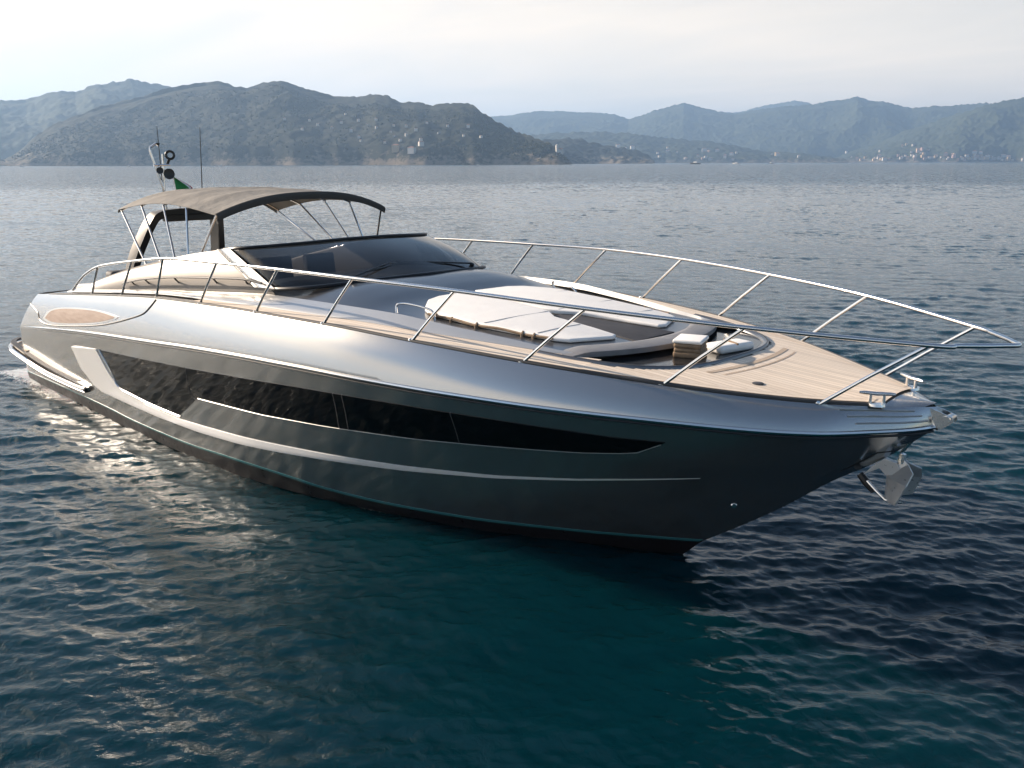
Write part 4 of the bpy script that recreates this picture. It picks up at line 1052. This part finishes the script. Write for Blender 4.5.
# ------------------------------------------------------------------ things lying on or hung from the yacht
def cushion(pts, th, label):
    c = empty('sun_cushion'); 
    b = MB(); b.prism(pts, lambda x, y: trunk_z(x, y) + .004, lambda x, y: trunk_z(x, y) * .55 + (trunk_z(12.4, .6) - .075 * (x - 12.4)) * .45 + th)
    o = b.build('cover', M['white'], c, bevel=.035, seg=3)
    return c
def rounded(poly, k=6): return [(p.x, p.y) for p in spline([(x, y, 0) for x, y in poly], k, closed=True)]
def dense(poly, n=3): 
    out = []
    for i in range(len(poly)):
        a, c_ = poly[i], poly[(i + 1) % len(poly)]
        for k in range(n): out.append((a[0] + (c_[0] - a[0]) * k / n, a[1] + (c_[1] - a[1]) * k / n))
    return out
CU = [(11.12, -.03), (11.14, -.62), (11.22, -.86), (11.46, -1.12), (11.62, -1.20), (12.4, -1.20), (13.1, -1.12), (13.46, -1.05), (13.60, -.98), (13.80, -.50), (13.76, -.40), (13.4, -.33), (12.75, -.24), (12.5, -.06), (12.3, -.03)]
for sgn, lab in ((1, 'white sun cushion on the foredeck nearest the camera, with brown straps along its edge'), (-1, 'white sun cushion on the far side of the foredeck, beyond the footwell')):
    pts = [(x, y * sgn) for x, y in CU]; pts = pts if sgn > 0 else pts[::-1]
    c = cushion(pts, .062, lab); tag(c, lab, 'sun cushion', 'sun cushions on the foredeck')
    for x in (11.75, 12.02, 12.42, 13.05, 13.2):
        yv = -1.205 if x < 12.4 else -1.20 + (x - 12.4) * .12; yv *= sgn; z = trunk_z(x, yv) + .055
        b = MB(); b.tube([(x, yv + .01 * sgn, z), (x + .01, yv - .022 * sgn, z - .03), (x + .02, yv - .03 * sgn, z - .085), (x + .035, yv - .045 * sgn, z - .125)], [.012, .018, .016, .01], 6); b.build('strap', M['brown'], c)
    b = MB(); e = [(x, (-1.207 if x < 12.4 else -1.207 + (x - 12.4) * .125) * sgn) for x in np.linspace(11.62, 13.44, 16)]
    b.tube([(x, y, trunk_z(x, y) + .032 + .008 * math.sin(9 * x)) for x, y in e], .016, 6); b.build('piping', M['brown'], c)
def cushion_top(x, y): return trunk_z(x, y) * .55 + (trunk_z(12.4, .6) - .075 * (x - 12.4)) * .45 + .062
for sgn in (1, -1):
    par = [o for o in bpy.data.objects if o.name.startswith('sun_cushion')][0 if sgn > 0 else 1]
    for x, ya, yb in ((11.72, .05, 1.17), (12.5, .10, 1.17), (13.2, .34, 1.06)):
        b = MB(); b.tube([(x + .01 * math.sin(7 * y), -sgn * y, cushion_top(x, y) + .0012) for y in np.linspace(ya, yb, 14)], .0045, 6); b.build('seam', M['seam'], par)
# grab handle at the aft corner of the cushions
for sgn in (1, -1):
    b = MB(); b.tube(spline([(11.30, sgn * 1.42, trunk_z(11.3, 1.42) - .02), (11.28, sgn * 1.40, trunk_z(11.3, 1.4) + .09), (11.42, sgn * 1.34, trunk_z(11.4, 1.34) + .12), (11.75, sgn * 1.28, trunk_z(11.75, 1.28) + .10), (11.82, sgn * 1.28, trunk_z(11.8, 1.28) - .02)], 6), .014, 8); b.build('grab_handle', M['steel'], yacht)
# folded cushions in the bow well
fc = empty('folded_cushion', (14.62, -.28, 2.352)); tag(fc, 'folded cushion with white top and brown sides standing in the bow well', 'cushion')
rz = Matrix.Rotation(.35, 3, 'Z')
for k, (z, m, d) in enumerate(((.032, M['brown'], (.29, .34, .065)), (.08, M['brown'], (.275, .34, .05)), (.127, M['brown'], (.28, .35, .05)), (.17, M['white'], (.30, .36, .04)))):
    b = MB(); b.box((0, 0, z), d, rz); b.build('fold', m, fc, bevel=.024, seg=3)
lp_ = empty('bow_pillow', (14.78, .22, 2.352)); tag(lp_, 'low white pillow lying in the bow well ahead of the folded cushion', 'pillow')
b = MB(); b.box((0, 0, .045), (.26, .50, .09), Matrix.Rotation(-.25, 3, 'Z')); b.build('pillow_case', M['white'], lp_, bevel=.045, seg=3)
b = MB(); b.tube([(-.1, .05, .095), (0, .0, .098), (.12, -.04, .088)], .012, 6); b.build('strap', M['brown'], lp_)
# flag
fl = MB(); rows = []
for i in range(12):
    u = i / 11; row = []
    for j in range(10):
        v = j / 9; row.append((mx0 - .03 - .05 * u + .025 * math.sin(9 * u + 3 * v), -.187 + .05 * v + .36 * u * min(1, v * 2.3 + .04), 4.035 - .46 * v + .02 * u))
    rows.append(row)
fg = empty('flag'); tag(fg, 'green, white and red flag drooping from its staff behind the bimini', 'flag')
for nme, a, c_, m in (('green_field', 0, 9, M['flag']), ('white_field', 8, 11, M['flagwhite']), ('red_field', 10, 12, M['flagred'])):
    b = MB(); b.grid(rows[a:c_ + (0 if c_ == 12 else 0)]); b.build(nme, m, fg, thick=.004)
# anchor on the stem
an = empty('anchor', (16.6, 0, 1.5)); tag(an, 'grey plough anchor hung under the bow roller against the dark stem', 'anchor')
an_o = Vector((16.6, 0, 1.5))
def plate(poly, y0, y1, name, m, par, k=1.0):
    bb = MB(); n = len(poly); bb.add([(x - an_o.x, y0, z - an_o.z) for x, z in poly] + [(x - an_o.x, y1, z - an_o.z) for x, z in poly], [tuple(range(n)), tuple(range(n, 2 * n))[::-1]] + [(i, (i + 1) % n, n + (i + 1) % n, n + i) for i in range(n)])
    return bb.build(name, m, par, smooth=False, bevel=.004)
plate([(16.40, 1.43), (16.47, 1.52), (16.58, 1.63), (16.70, 1.605), (16.735, 1.53), (16.70, 1.49), (16.60, 1.475), (16.545, 1.525)], -.03, .03, 'shank', M['dullsteel'], an)
for sgn in (1, -1):
    b = MB(); tp = [(16.73, .0, 1.66), (16.80, sgn * .02, 1.615), (16.875, sgn * .10, 1.565), (16.855, sgn * .18, 1.46), (16.785, sgn * .20, 1.27), (16.70, sgn * .13, 1.255), (16.62, 0, 1.262), (16.615, 0, 1.46)]
    b.add([Vector(q) - an_o for q in tp], [(0, 1, 2, 3, 7), (7, 3, 4, 5), (7, 5, 6)]); b.build('fluke', M['dullsteel'], an, thick=.014, smooth=False)
b = MB(); b.tube([Vector(q) - an_o for q in [(16.45, -.05, 1.385), (16.55, -.06, 1.31), (16.635, -.06, 1.25), (16.70, -.06, 1.245), (16.785, -.05, 1.262)]], .014, 8); b.build('roll_bar', M['steel'], an)
b = MB(); b.tube([Vector(q) - an_o for q in [(16.36, 0, 1.42), (16.42, 0, 1.36), (16.50, 0, 1.27)]], [.035, .04, .02], 8); b.build('anchor_stop', M['black'], an)
b = MB(); b.tube([Vector(q) - an_o for q in [(16.73, 0, 1.70), (16.73, 0, 1.61)]], .03, 8); b.tube([Vector(q) - an_o for q in [(16.70, 0, 1.60), (16.72, 0, 1.72), (16.80, 0, 1.85), (16.86, 0, 1.95), (17.0, 0, 2.10)]], .016, 8); b.build('chain_shackle', M['steel'], an)
